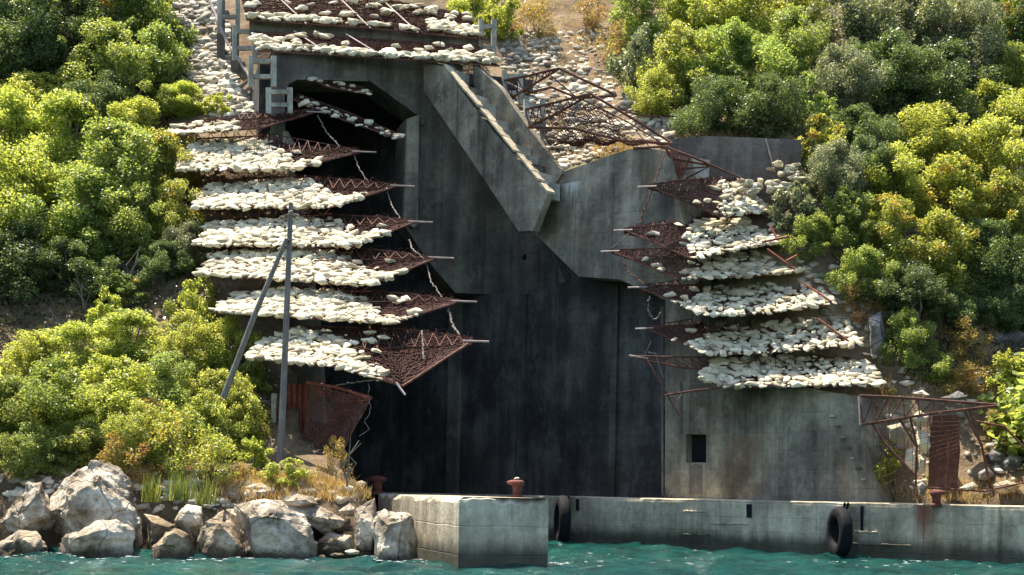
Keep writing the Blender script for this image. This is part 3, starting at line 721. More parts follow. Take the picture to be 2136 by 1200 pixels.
def shelf(Fp, Bp, label, sgroup, slabel, stone_to, rows=None, stray=6, size=0.2, tip=None, netr=0.0115, sag=0.12, fill=1.0, tip_ext=35, lat=True, spacing=0.085, front_only=0.0, under=False, slant=False):
    """Fp, Bp: (px, py, depth) along the front and back edges, from the bank to the tip"""
    Fw = [at(*p) for p in Fp]; Bw = [at(*p) for p in Bp]
    t = thing("mesh_shelf", label, "shelf", Bw[0])
    LF = sum((Fw[i+1] - Fw[i]).length for i in range(len(Fw)-1))
    wid = max((Fw[0] - Bw[0]).length, (Fw[1] - Bw[min(1, len(Bw)-1)]).length)
    nu, nv = max(10, int(LF/spacing)), max(8, int(wid/spacing))
    FF, BB = resample(Fw, nu), resample(Bw, nu)
    vv = np.linspace(0, 1, nv)
    G = FF[:, None]*(1 - vv[None, :, None]) + BB[:, None]*vv[None, :, None]
    uu = np.linspace(0, 1, nu)
    G[:, :, 2] -= sag*np.sin(vv*math.pi)[None, :]*(0.6 + 0.5*np.sin(uu*9 + Fp[0][1]))[:, None]
    G[1:-1, 1:-1] += nrg.normal(0, 0.015, G[1:-1, 1:-1].shape)
    net_obj(G, t, rw_=netr)
    fb = MB()
    for i in range(len(Fw)-1): fb.bar(Fw[i], Fw[i+1], 0.032, 4)
    obj("front_bar", fb, M['rust'], t)
    bb = MB()
    for i in range(len(Bw)-1): bb.bar(Bw[i], Bw[i+1], 0.026, 4)
    obj("back_bar", bb, M['rust'], t)
    if tip_ext:
        d = (Fw[-1] - Fw[-2]); sgn = 1 if Fp[-1][0] > Fp[0][0] else -1
        obj("tip_rod", MB().bar(Fw[-1] - Vector((sgn*0.25, 0.05, 0)), at(Fp[-1][0] + sgn*tip_ext, Fp[-1][1] + 1, Fp[-1][2] - 0.1), 0.03, 5), M['rod'], t)
    if lat:
        lm = MB()
        # lattice just above the net toward the tip, and the truss hanging under the stones
        k0 = 0.45
        a0, a1 = Vector(BB[int(nu*k0)]), Vector(BB[-1]); up = Vector((0, 0, 0.20))
        f0, f1 = Vector(G[int(nu*k0)][nv//2]), Vector(G[-2][nv//2])
        lm.bar(a0 + up*0.4, a1, 0.02); lm.bar(f0 + up*0.5, f1, 0.02)
        zigzag(lm, (a0 + up*0.4, a1), (f0 + up*0.5, f1), 9)
        obj("lattice", lm, M['rust'], t); lm = MB()
        kk = Fw[1]; dn = Vector((0, 1.0, -0.55)); st_ = Fw[0]
        lm.bar(st_ + dn, kk + dn*0.25, 0.022); zigzag(lm, (st_, kk), (st_ + dn, kk + dn*0.3), 8, 0.016)
        if under: obj("under_truss", lm, M['rust'], t)
    if lat:
        wm = MB(); P_ = []
        for k_ in range(44):
            u_ = 0.60 + 0.39*k_/43; a_ = Vector(BB[int(u_*(nu-1))])
            P_.append(a_ + Vector((rnd.uniform(-.14, .14), rnd.uniform(-.08, .08), rnd.uniform(-.05, .16) if k_ % 3 else 0)))
        wm.tube(P_, 0.008, 3)
        obj("wire_fringe", wm, M['rust_net'], t)
    # stones
    tilt = math.atan2(BB[0][2] - FF[0][2], BB[0][1] - FF[0][1])
    nr = rows or max(3, int(wid/(size*1.35))); sp_ = size*1.75
    ncol = int(LF/sp_)
    for j in range(nr):
        v = (j + 0.3)/nr*0.9
        lim = stone_to*(1.06 - 0.42*v) if slant else stone_to*(1 - 0.05*abs(v - .2))
        for i in range(ncol):
            u = (i + rnd.uniform(0.1, 0.9))/ncol
            if u > lim + rnd.uniform(-0.05, 0.03): continue
            if front_only and v > front_only and rnd.random() < 0.75: continue
            if rnd.random() > fill: continue
            a_ = min(nu-1, int(u*nu)); b_ = min(nv-1, max(0, int((v + rnd.uniform(-.25, .25)/nr)*nv)))
            s_ = size*rnd.choice((0.5, 0.65, 0.8, 0.95, 1.05, 1.25, 1.6))*rnd.uniform(0.9, 1.1)
            put_stone(Vector(G[a_][b_]) + Vector((0, 0, s_*0.16)), s_, tilt*0.85, slabel, sgroup)
    for k in range(stray):
        a_ = min(nu-2, int(rnd.uniform(lim, min(0.97, lim + 0.3))*nu)); b_ = int(rnd.uniform(0.02, 0.85)*nv)
        put_stone(Vector(G[a_][b_]) + Vector((0, 0, size*0.5)), size*rnd.uniform(1.1, 1.6), tilt*0.5, slabel, sgroup)
    return t

ORD = ["topmost", "second from the top", "third from the top", "middle", "third from the bottom", "second from the bottom", "lowest"]
LS = [
 ([(332, 283), (545, 268), (655, 234)], [(375, 258), (500, 240), (655, 229)], 0.45, 0, 0.8),
 ([(370, 356), (615, 354), (750, 317)], [(392, 290), (560, 283), (600, 303), (750, 313)], 0.68, 5, 1),
 ([(400, 434), (690, 433), (830, 388)], [(430, 378), (600, 368), (740, 375), (830, 385)], 0.76, 3, 1),
 ([(405, 511), (735, 514), (868, 463)], [(440, 460), (640, 446), (800, 452), (868, 461)], 0.80, 5, 1),
 ([(415, 573), (772, 595), (912, 538)], [(445, 520), (640, 512), (800, 522), (912, 535)], 0.78, 7, 1),
 ([(440, 649), (815, 676), (960, 629)], [(500, 607), (600, 598), (850, 612), (960, 626)], 0.72, 9, 1),
 ([(520, 747), (700, 765), (840, 806), (985, 712)], [(560, 700), (620, 680), (850, 686), (985, 704)], 0.55, 9, 1)]
for i, (Fp, Bp, sto, stray, fill) in enumerate(LS):
    off = (6 - i)*1.72
    nF = len(Fp); dF = [39.3, 38.2, 40.0] if nF == 3 else [39.3, 38.6, 37.9, 39.6]
    Fq = [(x, y, d + off) for (x, y), d in zip(Fp, dF)]
    nB = len(Bp); Bq = [(x, y, 41.6 - 1.5*k/(nB - 1) + off) for k, (x, y) in enumerate(Bp)]
    nm = ORD[i]
    lb = f"rusty mesh shelf heaped with stones, {nm} of seven left of the tunnel"
    shelf(Fq, Bq, lb, f"stones on the {nm} left shelf", f"pale limestone chunk lying on the {nm} mesh shelf left of the tunnel", sto, stray=stray, size=0.12, front_only=0.5 if i == 0 else 0, under=i < 5, slant=i > 0)
ORR = ["topmost", "second from the top", "third from the top", "third from the bottom", "second from the bottom", "lowest"]
RS = [
 ([(1600, 440), (1500, 451), (1352, 389)], [(1612, 392), (1530, 372), (1420, 376), (1352, 386)], 0.52, 2),
 ([(1642, 502), (1560, 517), (1442, 540), (1302, 480)], [(1625, 462), (1560, 448), (1480, 448), (1390, 468), (1302, 477)], 0.62, 2),
 ([(1680, 566), (1560, 576), (1415, 583), (1275, 524)], [(1672, 522), (1600, 520), (1540, 524), (1390, 519), (1275, 521)], 0.56, 3),
 ([(1742, 634), (1600, 653), (1475, 659), (1332, 599)], [(1712, 584), (1600, 568), (1480, 582), (1450, 595), (1332, 596)], 0.74, 4),
 ([(1795, 719), (1600, 736), (1482, 740), (1347, 685)], [(1762, 656), (1600, 648), (1490, 658), (1450, 678), (1347, 682)], 0.76, 4),
 ([(1842, 803), (1660, 805), (1515, 809), (1462, 790)], [(1800, 752), (1700, 736), (1600, 738), (1510, 742), (1462, 760)], 0.96, 3)]
for i, (Fp, Bp, sto, stray) in enumerate(RS):
    nm = ORR[i]; n = len(Fp)
    kx = (3.0, 2.7, 2.3, 1.5, 0.9, 0.0)[i]
    fo = (kx, kx*0.45 - 0.7, -1.7, -1.6) if n == 4 else (kx, kx*0.3 - 0.8, -1.6)
    Fq = [(x, y, w3D(x) + fo[k]) for k, (x, y) in enumerate(Fp)]
    nB = len(Bp); bo = (kx + 1.9, kx*0.6 + 1.4, kx*0.3 + 0.9, -0.6, -1.5) if nB == 5 else (kx + 1.8, kx*0.5 + 1.2, -0.4, -1.5)
    Bq = [(x, y, w3D(x) + bo[k]) for k, (x, y) in enumerate(Bp)]
    lb = f"rusty mesh shelf heaped with stones, {nm} of six on the wing wall"
    shelf(Fq, Bq, lb, f"stones on the {nm} right shelf", f"pale limestone chunk lying on the {nm} mesh shelf of the wing wall", sto, stray=stray, size=0.122, tip_ext=-0 if i == 5 else 22, slant=2 < i < 5)
# mesh roof: two long rows over the portal
def roof_row(Fp, Bp, label, sg, slb, dens, lab_rods, rim):
    t_ = shelf(Fp, Bp, label, sg, slb, 0.0, stray=0, tip_ext=0, lat=False, sag=0.05, spacing=0.075, netr=0.0145)
    Fw = [at(*p) for p in Fp]; Bw = [at(*p) for p in Bp]; FF, BB = resample(Fw, 101), resample(Bw, 101)
    m = MB()
    for k in range(1, 8):
        v = k/8; m.tube([Vector(FF[i]).lerp(Vector(BB[i]), v) + Vector((0, 0, 0.05)) for i in (0, 25, 50, 75, 100)], 0.017, 4)
    obj("cross_wire", m, M['rust'], t_)
    for u in lab_rods:
        i = int(u*100); a_ = Vector(FF[i]); b_ = Vector(BB[max(0, i - 12)])
        obj("strut", MB().bar(a_ + Vector((0, -0.1, -0.02)), b_ + Vector((0, 0, 0.12)), 0.03, 5), M['rod'], t_)
    tilt = math.atan2(BB[0][2] - FF[0][2], BB[0][1] - FF[0][1])
    for (u0, u1, v0, v1, n_) in dens:
        for _ in range(n_):
            u, v = rnd.uniform(u0, u1), rnd.uniform(v0, v1)
            p = Vector(FF[int(u*100)]).lerp(Vector(BB[int(u*100)]), v); s_ = rnd.uniform(0.15, 0.27)
            put_stone(p + Vector((0, 0, s_*0.45)), s_, tilt*0.5, slb, sg)
roof_row([(538, 106, 50.4), (800, 122, 50.7), (1042, 138, 51.0)], [(528, 66, 53.0), (780, 82, 53.2), (1000, 98, 53.4)],
    "lower row of the mesh roof over the tunnel mouth, white stones along its rim", "stones on the lower roof row", "white limestone chunk resting on the lower row of the mesh roof",
    [(0.02, 0.47, 0.02, 0.24, 80), (0.0, 0.2, 0.3, 0.6, 10), (0.5, 1.0, 0.02, 0.16, 80), (0.55, 0.98, 0.25, 0.6, 8), (0.8, 1.0, 0.1, 0.4, 30), (0.05, 1, 0.5, 0.9, 10)], (0.53, 0.30), 1)
roof_row([(515, 42, 52.9), (760, 58, 53.1), (1010, 82, 53.3)], [(500, -18, 57.0), (740, -12, 57.2), (975, 30, 57.2)],
    "upper row of the mesh roof over the tunnel mouth, stones thinly scattered across", "stones on the upper roof row", "white limestone chunk resting on the upper row of the mesh roof",
    [(0.02, 0.40, 0.02, 0.12, 60), (0.42, 1.0, 0.02, 0.10, 16), (0.80, 1.0, 0.05, 0.4, 50), (0.0, 1.0, 0.2, 0.95, 26), (0.45, 1.0, 0.6, 0.95, 26)], (0.52, 0.25, 0.72), 1)
ris = thing("roof_riser", "dark concrete riser between the two rows of the mesh roof", "wall", at(760, 100, 53.3))
obj("riser_face", MB().prism([at(520, 40, 53.25), at(760, 57, 53.45), at(1006, 80, 53.65), at(1006, 112, 53.65), at(760, 92, 53.45), at(520, 74, 53.25)], Vector((0, 0.5, 0))), M['conc_dark'], ris)
# two narrow shelves hanging edge-on inside the mouth
for (Fp, Bp, lb, sg, sl_) in (
  ([(600, 143, 51.0), (685, 182, 50.6), (775, 198, 50.4)], [(605, 136, 51.8), (690, 160, 51.6), (776, 190, 51.4)], "narrow upper mesh strip slanting across the shadowed tunnel mouth", "stones on the upper narrow strip", "small white stone on the upper narrow strip across the tunnel mouth"),
  ([(612, 208, 50.6), (720, 252, 50.2), (842, 293, 50.0)], [(620, 196, 51.3), (725, 234, 51.0), (842, 284, 50.8)], "narrow lower mesh strip slanting across the shadowed tunnel mouth", "stones on the lower narrow strip", "small white stone on the lower narrow strip across the tunnel mouth")):
    shelf(Fp, Bp, lb, sg, sl_, 0.98, rows=2, stray=0, size=0.14, tip_ext=0, lat=False, sag=0.02, fill=0.75)

# ------------------------------------------------------------------ bare trusses, cables, hanging frames
def truss(label, chords, webs, name="bare_truss", m='rust', rc=0.045, rw_=0.022, extra=()):
    t = thing(name, label, "truss", at(*chords[0][0]))
    for c_ in chords:
        obj("chord", MB().tube([at(*p) for p in c_], rc, 5), M[m], t)
    wm = MB()
    for (i, j, n) in webs:
        A = resample([at(*p) for p in chords[i]], n + 1); B = resample([at(*p) for p in chords[j]], n + 1)
        for k in range(n):
            wm.bar(Vector(A[k]), Vector(B[k]), rw_, 4); wm.bar(Vector(B[k]), Vector(A[k+1]), rw_, 4)
    if wm.v: obj("web", wm, M['rust'], t)
    for (nm, pts, mm, r) in extra: obj(nm, MB().tube([at(*p) for p in pts], r, 5), M[mm], t)
    return t
truss("upper of two bare rusty trusses reaching over the stony slope right of the stair",
  [[(1052, 168, 51.0), (1110, 156, 50.2), (1166, 143, 49.6)], [(1068, 204, 50.8), (1166, 144, 49.55)], [(1166, 143, 49.6), (1228, 172, 49.2), (1286, 199, 49.0)], [(1100, 195, 50.6), (1150, 182, 49.8), (1205, 205, 49.4), (1286, 200, 49.0)]],
  [(0, 1, 8)], extra=[("brace", [(1054, 170, 51.0), (1092, 190, 50.6)], 'rod', 0.03), ("brace", [(1145, 155, 49.7), (1205, 205, 49.4)], 'rust', 0.025)])
truss("lower of two bare rusty trusses reaching over the stony slope right of the stair",
  [[(1096, 229, 49.4), (1165, 212, 48.6), (1232, 196, 48.0)], [(1104, 264, 49.2), (1165, 235, 48.5), (1232, 197, 47.95)], [(1232, 196, 48.0), (1320, 248, 47.2), (1402, 299, 46.6)], [(1102, 266, 49.3), (1195, 268, 48.4), (1300, 294, 47.2), (1402, 300, 46.55)]],
  [(0, 1, 9)], extra=[("brace", [(1098, 231, 49.4), (1135, 250, 49.0)], 'rod', 0.035), ("brace", [(1210, 206, 48.1), (1310, 255, 47.4), (1385, 302, 46.7)], 'rust', 0.025)])
t = thing("fallen_net", "collapsed tangle of rusty netting and bars sagging between the bare trusses over the rubble", "mesh", at(1250, 262, 48.4))
G = []
for u in np.linspace(0, 1, 46):
    A_ = at(1112 + 130*u, 258 - 48*u, 49.0 - 0.9*u); B_ = at(1200 + 195*u, 286 + 14*u, 48.6 - 1.9*u)
    G.append([tuple(A_.lerp(B_, v) + Vector((0, 0.5*math.sin(v*3.1), -0.35*math.sin(v*math.pi) + 0.07*math.sin(u*19 + v*11)))) for v in np.linspace(0, 1, 22)])
net_obj(np.array(G), t, M['rust_net'], 0.012, jit=0.02)
for k in range(11):
    x, y = rnd.uniform(1120, 1320), rnd.uniform(205, 290); D_ = 49.0 - (x - 1120)/110
    obj("bent_bar", MB().tube([at(x, y, D_), at(x + rnd.uniform(25, 50), y + rnd.uniform(2, 26), D_ - 0.3), at(x + rnd.uniform(60, 110), y + rnd.uniform(5, 48), D_ - 0.5)], 0.02, 4), M['rust'], t)
t = truss("rusted beam with a torn triangle of lattice hanging over the topmost right shelf",
  [[(1322, 309, 46.4), (1385, 306, 45.6), (1450, 330, 45.2), (1545, 372, 45.0)], [(1390, 312, 45.5), (1420, 374, 45.4), (1440, 327, 45.2)], [(1400, 330, 45.5), (1480, 345, 45.2)], [(1410, 353, 45.5), (1480, 348, 45.2), (1425, 376, 45.4)]],
  [], rc=0.04)
G = np.array([[tuple(at(1392 + 48*u*(1 - v) + 29*v, 313 + (12*u)*(1 - v) + 60*v, 45.4)) for v in np.linspace(0, 0.9, 12)] for u in np.linspace(0, 1, 10)])
net_obj(G, t, M['rust_red'], 0.012)
# lowest right: broken end of the bottom shelf
truss("broken truss end hanging from the lowest right shelf, its mesh gone",
  [[(1316, 743, 43.8), (1400, 745, 43.6), (1490, 746, 43.4)], [(1345, 752, 43.7), (1430, 768, 43.4), (1530, 775, 42.8)], [(1350, 752, 43.6), (1386, 815, 43.2), (1418, 868, 43.0)], [(1386, 825, 43.0), (1450, 815, 42.7), (1520, 807, 42.2)], [(1490, 746, 43.4), (1540, 780, 42.6), (1580, 803, 42.1)]],
  [(0, 1, 10)], rc=0.03, extra=[("tip_rod", [(1312, 742, 43.8), (1352, 748, 43.7)], 'rod', 0.035), ("wire", [(1345, 740, 43.7), (1358, 712, 43.6)], 'cable', 0.02), ("wire", [(1352, 735, 43.6), (1368, 738, 43.5), (1375, 765, 43.5), (1385, 790, 43.5)], 'cable', 0.022), ("wire", [(1412, 838, 43.0), (1424, 820, 43.0)], 'cable', 0.015)])
# lowest right on the bank: big bare triangular truss
t = truss("long rusty triangular truss propped on thin bars at the foot of the right bank",
  [[(1793, 826, 39.6), (1850, 828, 39.2), (1925, 833, 38.7), (2080, 845, 38.0)], [(1800, 886, 39.5), (1850, 878, 39.0), (1950, 862, 38.5), (2080, 847, 37.95)]],
  [(0, 1, 9)], rc=0.04, extra=[
  ("prop", [(1793, 826, 39.6), (1796, 886, 39.6)], 'rod', 0.05), ("prop", [(1820, 884, 39.4), (1845, 925, 39.2), (1912, 995, 38.8)], 'rust', 0.04),
  ("prop", [(1876, 874, 39.0), (1912, 932, 38.8)], 'rust', 0.035), ("prop", [(1898, 870, 38.9), (1912, 930, 38.8), (1910, 1012, 38.8)], 'rust', 0.035),
  ("prop", [(1962, 862, 38.4), (1978, 930, 38.6), (1978, 1015, 38.8)], 'rust', 0.03), ("prop", [(2012, 856, 38.2), (2048, 930, 38.2), (2066, 1020, 38.4)], 'rust', 0.035), ("prop", [(2022, 855, 38.2), (2046, 925, 38.2)], 'rust', 0.03),
  ("ground_bar", [(1935, 1018, 38.8), (2055, 1025, 38.3), (2150, 1004, 38.0)], 'rust', 0.03), ("loop_bar", [(2035, 879, 38.4), (2095, 890, 38.2), (2150, 948, 38.0)], 'rust', 0.03)])
G = np.array([[tuple(at(1822 + 178*u, 880 + 30*v + (20 - 40*u)*v*2 + v*70, 39.2 - 0.8*u + 0.2*v)) for v in np.linspace(0, 1, 9)] for u in np.linspace(0, 1, 12)])
net_obj(G, t, M['rust_net'], 0.007)
tag(obj("rust_panel", MB().prism([at(*p) for p in ((1945, 868, 39.3), (1998, 866, 39.2), (2003, 940, 39.2), (1996, 1020, 39.2), (1938, 1018, 39.3))], Vector((0, 0.12, 0))), M['rust']), "dark rusted sheet standing behind the propped truss on the right bank", "panel")

# left bottom: hanging curtain of mesh, rusty column, pale post
t = thing("mesh_curtain", "torn rusty mesh curtain hanging beside the pole at the tunnel's lower left corner", "mesh", at(700, 960, 39.0))
G = []
for u in np.linspace(0, 1, 34):
    row = []
    for v in np.linspace(0, 1, 40):
        tx, ty = 648 + 120*u, 803 + 32*u; bx, by = 628 + 66*u, 962 + 18*u
        row.append(tuple(at(tx + (bx - tx)*v + 3*math.sin(v*7 + u*3), ty + (by - ty)*v, 39.6 - 0.9*u + 0.5*v + 0.16*math.sin(u*8 + v*3))))
    G.append(row)
net_obj(np.array(G), t, M['rust_light'], 0.012, jit=0.008)
obj("top_bar", MB().tube([at(640, 798, 39.7), at(700, 808, 39.2), at(775, 831, 38.7)], 0.05, 5), M['rust_red'], t)
obj("lower_bar", MB().tube([at(660, 822, 39.7), at(720, 838, 39.2), at(772, 835, 38.75)], 0.028, 5), M['rust_red'], t)
mb = MB(); zigzag(mb, (at(648, 802, 39.7), at(772, 831, 38.7)), (at(660, 822, 39.7), at(770, 836, 38.75)), 9, 0.018); obj("lattice", mb, M['rust_red'], t)
obj("edge_bar", MB().tube([at(772, 834, 38.7), at(735, 900, 39.0), at(690, 978, 39.3)], 0.022, 5), M['rust'], t)
mb = MB()
n = 9
A = [at(592 + 52*i/n, 800 + (4 if i % 2 else 0), 40.4 + (0.12 if i % 2 else 0)) for i in range(n + 1)]; B = [at(588 + 54*i/n, 965, 40.4 + (0.12 if i % 2 else 0)) for i in range(n + 1)]
mb.add(A + B, [(i, i + 1, n + 2 + i, n + 1 + i) for i in range(n)])
mb.add([p + Vector((0, 0.06, 0)) for p in A + B], [(i, n + 1 + i, n + 2 + i, i + 1) for i in range(n)])
tag(obj("corrugated_panel", mb, M['rust_red']), "rust red corrugated sheet standing behind the leaning poles", "panel")
tag(obj("concrete_post", MB().box(at(571, 893, 40.2), Vector((0.07, 0, 0)), Vector((0, 0.08, 0)), Vector((0, 0, 0.95))), M['conc_pale']), "slim pale post standing beside the corrugated rusty sheet", "post")
G = np.array([[tuple(at(577 + 20*u, 830 + 125*v, 40.0 + 0.2*u)) for v in np.linspace(0, 1, 22)] for u in np.linspace(0, 1, 5)])
tag(net_obj(G, None, M['rust'], 0.012, name="mesh_strip"), "narrow rusty mesh strip tied between the pale post and the pole", "mesh")

# twisted cables between the shelf tips
def cable(pts, label, r=0.017, m='cable'):
    P = [at(*p) for p in pts]; R = resample(P, 24); rr = [r*(1.0 + 0.45*(i % 2)) for i in range(24)]
    R[1:-1] += nrg.normal(0, 0.012, R[1:-1].shape)
    tag(obj("hanging_cable", MB().tube([Vector(p) for p in R], rr, 6), M[m]), label, "cable")
def lD(i): return 40.0 + (6 - i)*1.72
cable([(662, 240, lD(0)), (680, 275, 49.8), (708, 306, 49.2)], "twisted cable hanging below the tip of the topmost left shelf")
cable([(738, 322, lD(1)), (748, 350, 48.2), (772, 386, 47.4)], "twisted cable between the second and third left shelf tips from the top", 0.016)
cable([(806, 392, lD(2)), (815, 425, 46.4), (838, 460, 45.6)], "twisted cable between the third left shelf tip and the middle one")
cable([(854, 500, 44.6), (860, 520, 44.0), (884, 540, 43.4)], "short twisted cable just above the tip of the fifth left shelf")
cable([(888, 548, 43.4), (900, 590, 42.6), (926, 626, 41.9)], "twisted cable between the fifth and sixth left shelf tips from the top")
cable([(934, 642, 41.6), (945, 680, 40.8), (963, 706, 40.2)], "twisted cable hanging to the tip of the lowest left shelf", 0.026)
cable([(1386, 322, 45.0), (1362, 390, 44.6), (1334, 466, 44.4)], "long rusty chain falling to the tip of the second right shelf", 0.02, 'rust')
cable([(1312, 488, 44.4), (1276, 518, 44.6)], "short taut cable joining the second and third right shelf tips", 0.014)
cable([(1296, 530, 44.4), (1308, 566, 44.2), (1342, 592, 43.8)], "cable sagging from the third right shelf's tip to the shelf below it", 0.018, 'rust')
cable([(1355, 618, 43.8), (1352, 645, 43.8), (1362, 668, 43.8), (1374, 662, 43.8), (1378, 648, 43.8)], "pale hooked rope dangling under the third right shelf from the bottom", 0.022)
cable([(432, -10, 55.5), (470, 80, 54.2), (520, 160, 52.8), (552, 228, 51.6)], "long rusty bar sloping down past the concrete frames of the mesh roof", 0.05, 'rod')
cable([(590, 118, 51.6), (600, 142, 51.2), (575, 172, 51.0)], "bent rod below the left corner of the mesh roof", 0.02, 'rod')
cable([(700, 805, 39.0), (760, 795, 38.6), (820, 792, 38.2)], "thin loose wire from the mesh curtain to the lowest left shelf", 0.014)
cable([(768, 800, 38.6), (772, 860, 38.7), (760, 880, 38.7), (772, 895, 38.7), (750, 910, 38.8)], "thin curled wire dangling in front of the dark tunnel mouth", 0.009)
cable([(880, 690, 39.6), (882, 720, 39.2), (884, 750, 38.8)], "thin stick poking up through the lowest left shelf's mesh", 0.02)
tag(obj("bent_rod", MB().tube([at(826, 798, 37.9), at(836, 812, 37.8), at(845, 824, 37.7)], 0.03, 5), M['rod']), "pale bent rod end below the lowest left shelf", "rod")
for (pts, lb) in (([(1605, 470, 44.3), (1622, 500, 44.0)], "short rusty bar standing at the right end of the second shelf on the wing wall"),
                  ([(1600, 520, 44.0), (1658, 562, 43.4)], "rusty bar lying across the stones at the right end of the third wing wall shelf"),
                  ([(1640, 545, 43.6), (1662, 533, 43.8)], "short orange rusty bar stub beside the third wing wall shelf"),
                  ([(1590, 505, 43.6), (1646, 494, 43.8)], "rusty bar along the right end of the second wing wall shelf"),
                  ([(1705, 665, 42.2), (1770, 712, 41.6)], "rusty bar slanting over the stones of the second lowest wing wall shelf"),
                  ([(1675, 590, 43.2), (1732, 628, 42.4)], "rusty bar slanting at the right end of the third lowest wing wall shelf")):
    tag(obj("loose_bar", MB().tube([at(*p) for p in pts], 0.035, 5), M['rust_red']), lb, "bar")

# ------------------------------------------------------------------ pole, bollards, tyres
t = thing("wooden_pole", "grey weathered wooden pole with a slanting brace, standing before the left shelves", "pole", at(584, 962, 38.3))
def tube_n(pts, r, n=10): return MB().tube([at(*p) for p in pts], r, n)
P = [(584, 975, 38.3), (592, 800, 38.2), (600, 600, 38.15), (607, 424, 38.1)]
obj("pole_shaft", MB().tube([at(*p) for p in P], [0.10, 0.09, 0.078, 0.062], 10), M['wood'], t)
P = [(466, 830, 38.3), (474, 808, 38.25), (530, 660, 38.1), (598, 498, 38.0)]
obj("brace", MB().tube([at(*p) for p in P], [0.088, 0.084, 0.076, 0.06], 10), M['wood'], t)
mb = MB().tube([at(578, 460, 37.95), at(586, 452, 37.95), at(606, 446, 37.95), at(624, 449, 37.95)], 0.022, 5)
mb.tube([at(603, 444, 37.95), at(611, 441, 37.95)], 0.04, 6)
obj("insulator_hook", mb, M['rod'], t)
obj("wire_wrap", MB().tube([at(599, 500, 37.98), at(606, 503, 37.9), at(612, 500, 38.0)], 0.02, 5), M['rust'], t)

def bollard(px, py, D, h, facing, label):
    t = thing("bollard", label, "bollard", at(px, py, D), None)
    b = t.location; mb = MB(); mb.tube([b + Vector((0, 0, -0.03)), b + Vector((0, 0, 0.05)), b + Vector((0, 0, 0.06))], [0.20*h, 0.20*h, 0.16*h], 16)
    mb.tube([b + Vector((0, 0, z*h)) for z in (0.05, 0.2, 0.36, 0.42)], [0.155*h, 0.15*h, 0.17*h, 0.2*h], 16)
    obj("stem", mb, M['bollard'], t, smooth_=True)
    hm = MB(); rings = [(0.36, 0.16, 0.0), (0.40, 0.235, 0.05), (0.46, 0.265, 0.07), (0.52, 0.245, 0.06), (0.56, 0.16, 0.03), (0.575, 0.03, 0.0)]
    n = 18; vs = []
    for z, r, o_ in rings:
        for k in range(n):
            a_ = 2*math.pi*k/n; vs.append(b + Vector(((r*math.cos(a_)*1.15 + facing*o_)*h, r*math.sin(a_)*h*0.95, (z + (0.02*math.cos(a_)*facing if z < .5 else 0))*h)))
    fs = [(j*n + k, j*n + (k+1) % n, (j+1)*n + (k+1) % n, (j+1)*n + k) for j in range(len(rings)-1) for k in range(n)]
    fs += [tuple(range(n))[::-1], tuple(range((len(rings)-1)*n, len(rings)*n))]
    hm.add(vs, fs); obj("mushroom_head", hm, M['bollard'], t, smooth_=True)
    return t
bollard(1079, 1037, 33.6, 0.70, -1, "red iron bollard with a small stone on top, near the quay block's corner")
bollard(787, 1029, 41.0, 0.86, 0, "dull red iron bollard in the shade at the grassy end of the quay")
bollard(1953, 1055, 37.9, 0.72, 1, "rusty iron bollard on the long quay above the red stain")
def ground_rock(name, px, py, rpx, D, label, m, flat=0.7, seed=0, cat="stone", gz=None):
    V, Fa = chunk_mesh(seed + 900, 3); R = rpx/(F/D); p = at(px, py, D)
    Rm = np.array(Matrix.Rotation(seed*1.7, 3, 'Z')); V = (V @ Rm.T)*R*np.array([1, 1, flat*1.4])
    mb = MB(); mb.add([tuple(v + np.array(p)) for v in V], [tuple(int(i) for i in f) for f in Fa])
    return tag(obj(name, mb, m), label, cat)
ground_rock("pebble", 1078, 998, 7, 33.6, "small grey stone lying on top of the red bollard", M['chunk'], 0.7, 3)

def tyre(px, py, R, r, label, rope):
    th = math.radians(-41); c = on_plane(px, py, QP + QN*(r*0.95 + 0.02 + R*math.sin(-th)), QN); t = thing("tyre_fender", label, "tyre", c)
    TD = Vector((QD.x*math.cos(th) - QD.y*math.sin(th), QD.x*math.sin(th) + QD.y*math.cos(th), 0)); TN = Vector((TD.y, -TD.x, 0))
    mb = MB(); n, m_ = 40, 16; vs = []
    for i in range(n):
        a_ = 2*math.pi*i/n; e = TD*math.cos(a_) + Vector((0, 0, math.sin(a_)))
        for j in range(m_):
            b_ = 2*math.pi*j/m_; cb, sb = math.cos(b_), math.sin(b_)
            cb = math.copysign(abs(cb)**0.6, cb); sb = math.copysign(abs(sb)**0.7, sb)
            tread = 0.02 if (i % 2 and cb > 0.6) else 0
            vs.append(c + e*(R - r + (r - tread)*cb) + TN*r*0.95*sb)
    fs = [(i*m_ + j, i*m_ + (j+1) % m_, ((i+1) % n)*m_ + (j+1) % m_, ((i+1) % n)*m_ + j) for i in range(n) for j in range(m_)]
    mb.add(vs, fs); obj("tyre_ring", mb, M['rubber'], t, smooth_=True)
    for k in (0, 1):
        obj("rope", MB().tube([on_plane(p_[0] + k*7, p_[1], QP + QN*0.3, QN) for p_ in rope] + [on_plane(rope[-1][0] + k*7, rope[-1][1] - 3, QP - QN*0.25, QN)], 0.035, 6), M['rubber'], t)
tyre(1173, 1086, 0.80, 0.19, "black tyre hanging in the shade beside the quay block's corner", [(1178, 1052), (1179, 1036)])
tyre(1751, 1111, 0.70, 0.175, "black tyre with a visible hole, hung midway along the sunlit quay", [(1756, 1072), (1762, 1052)])

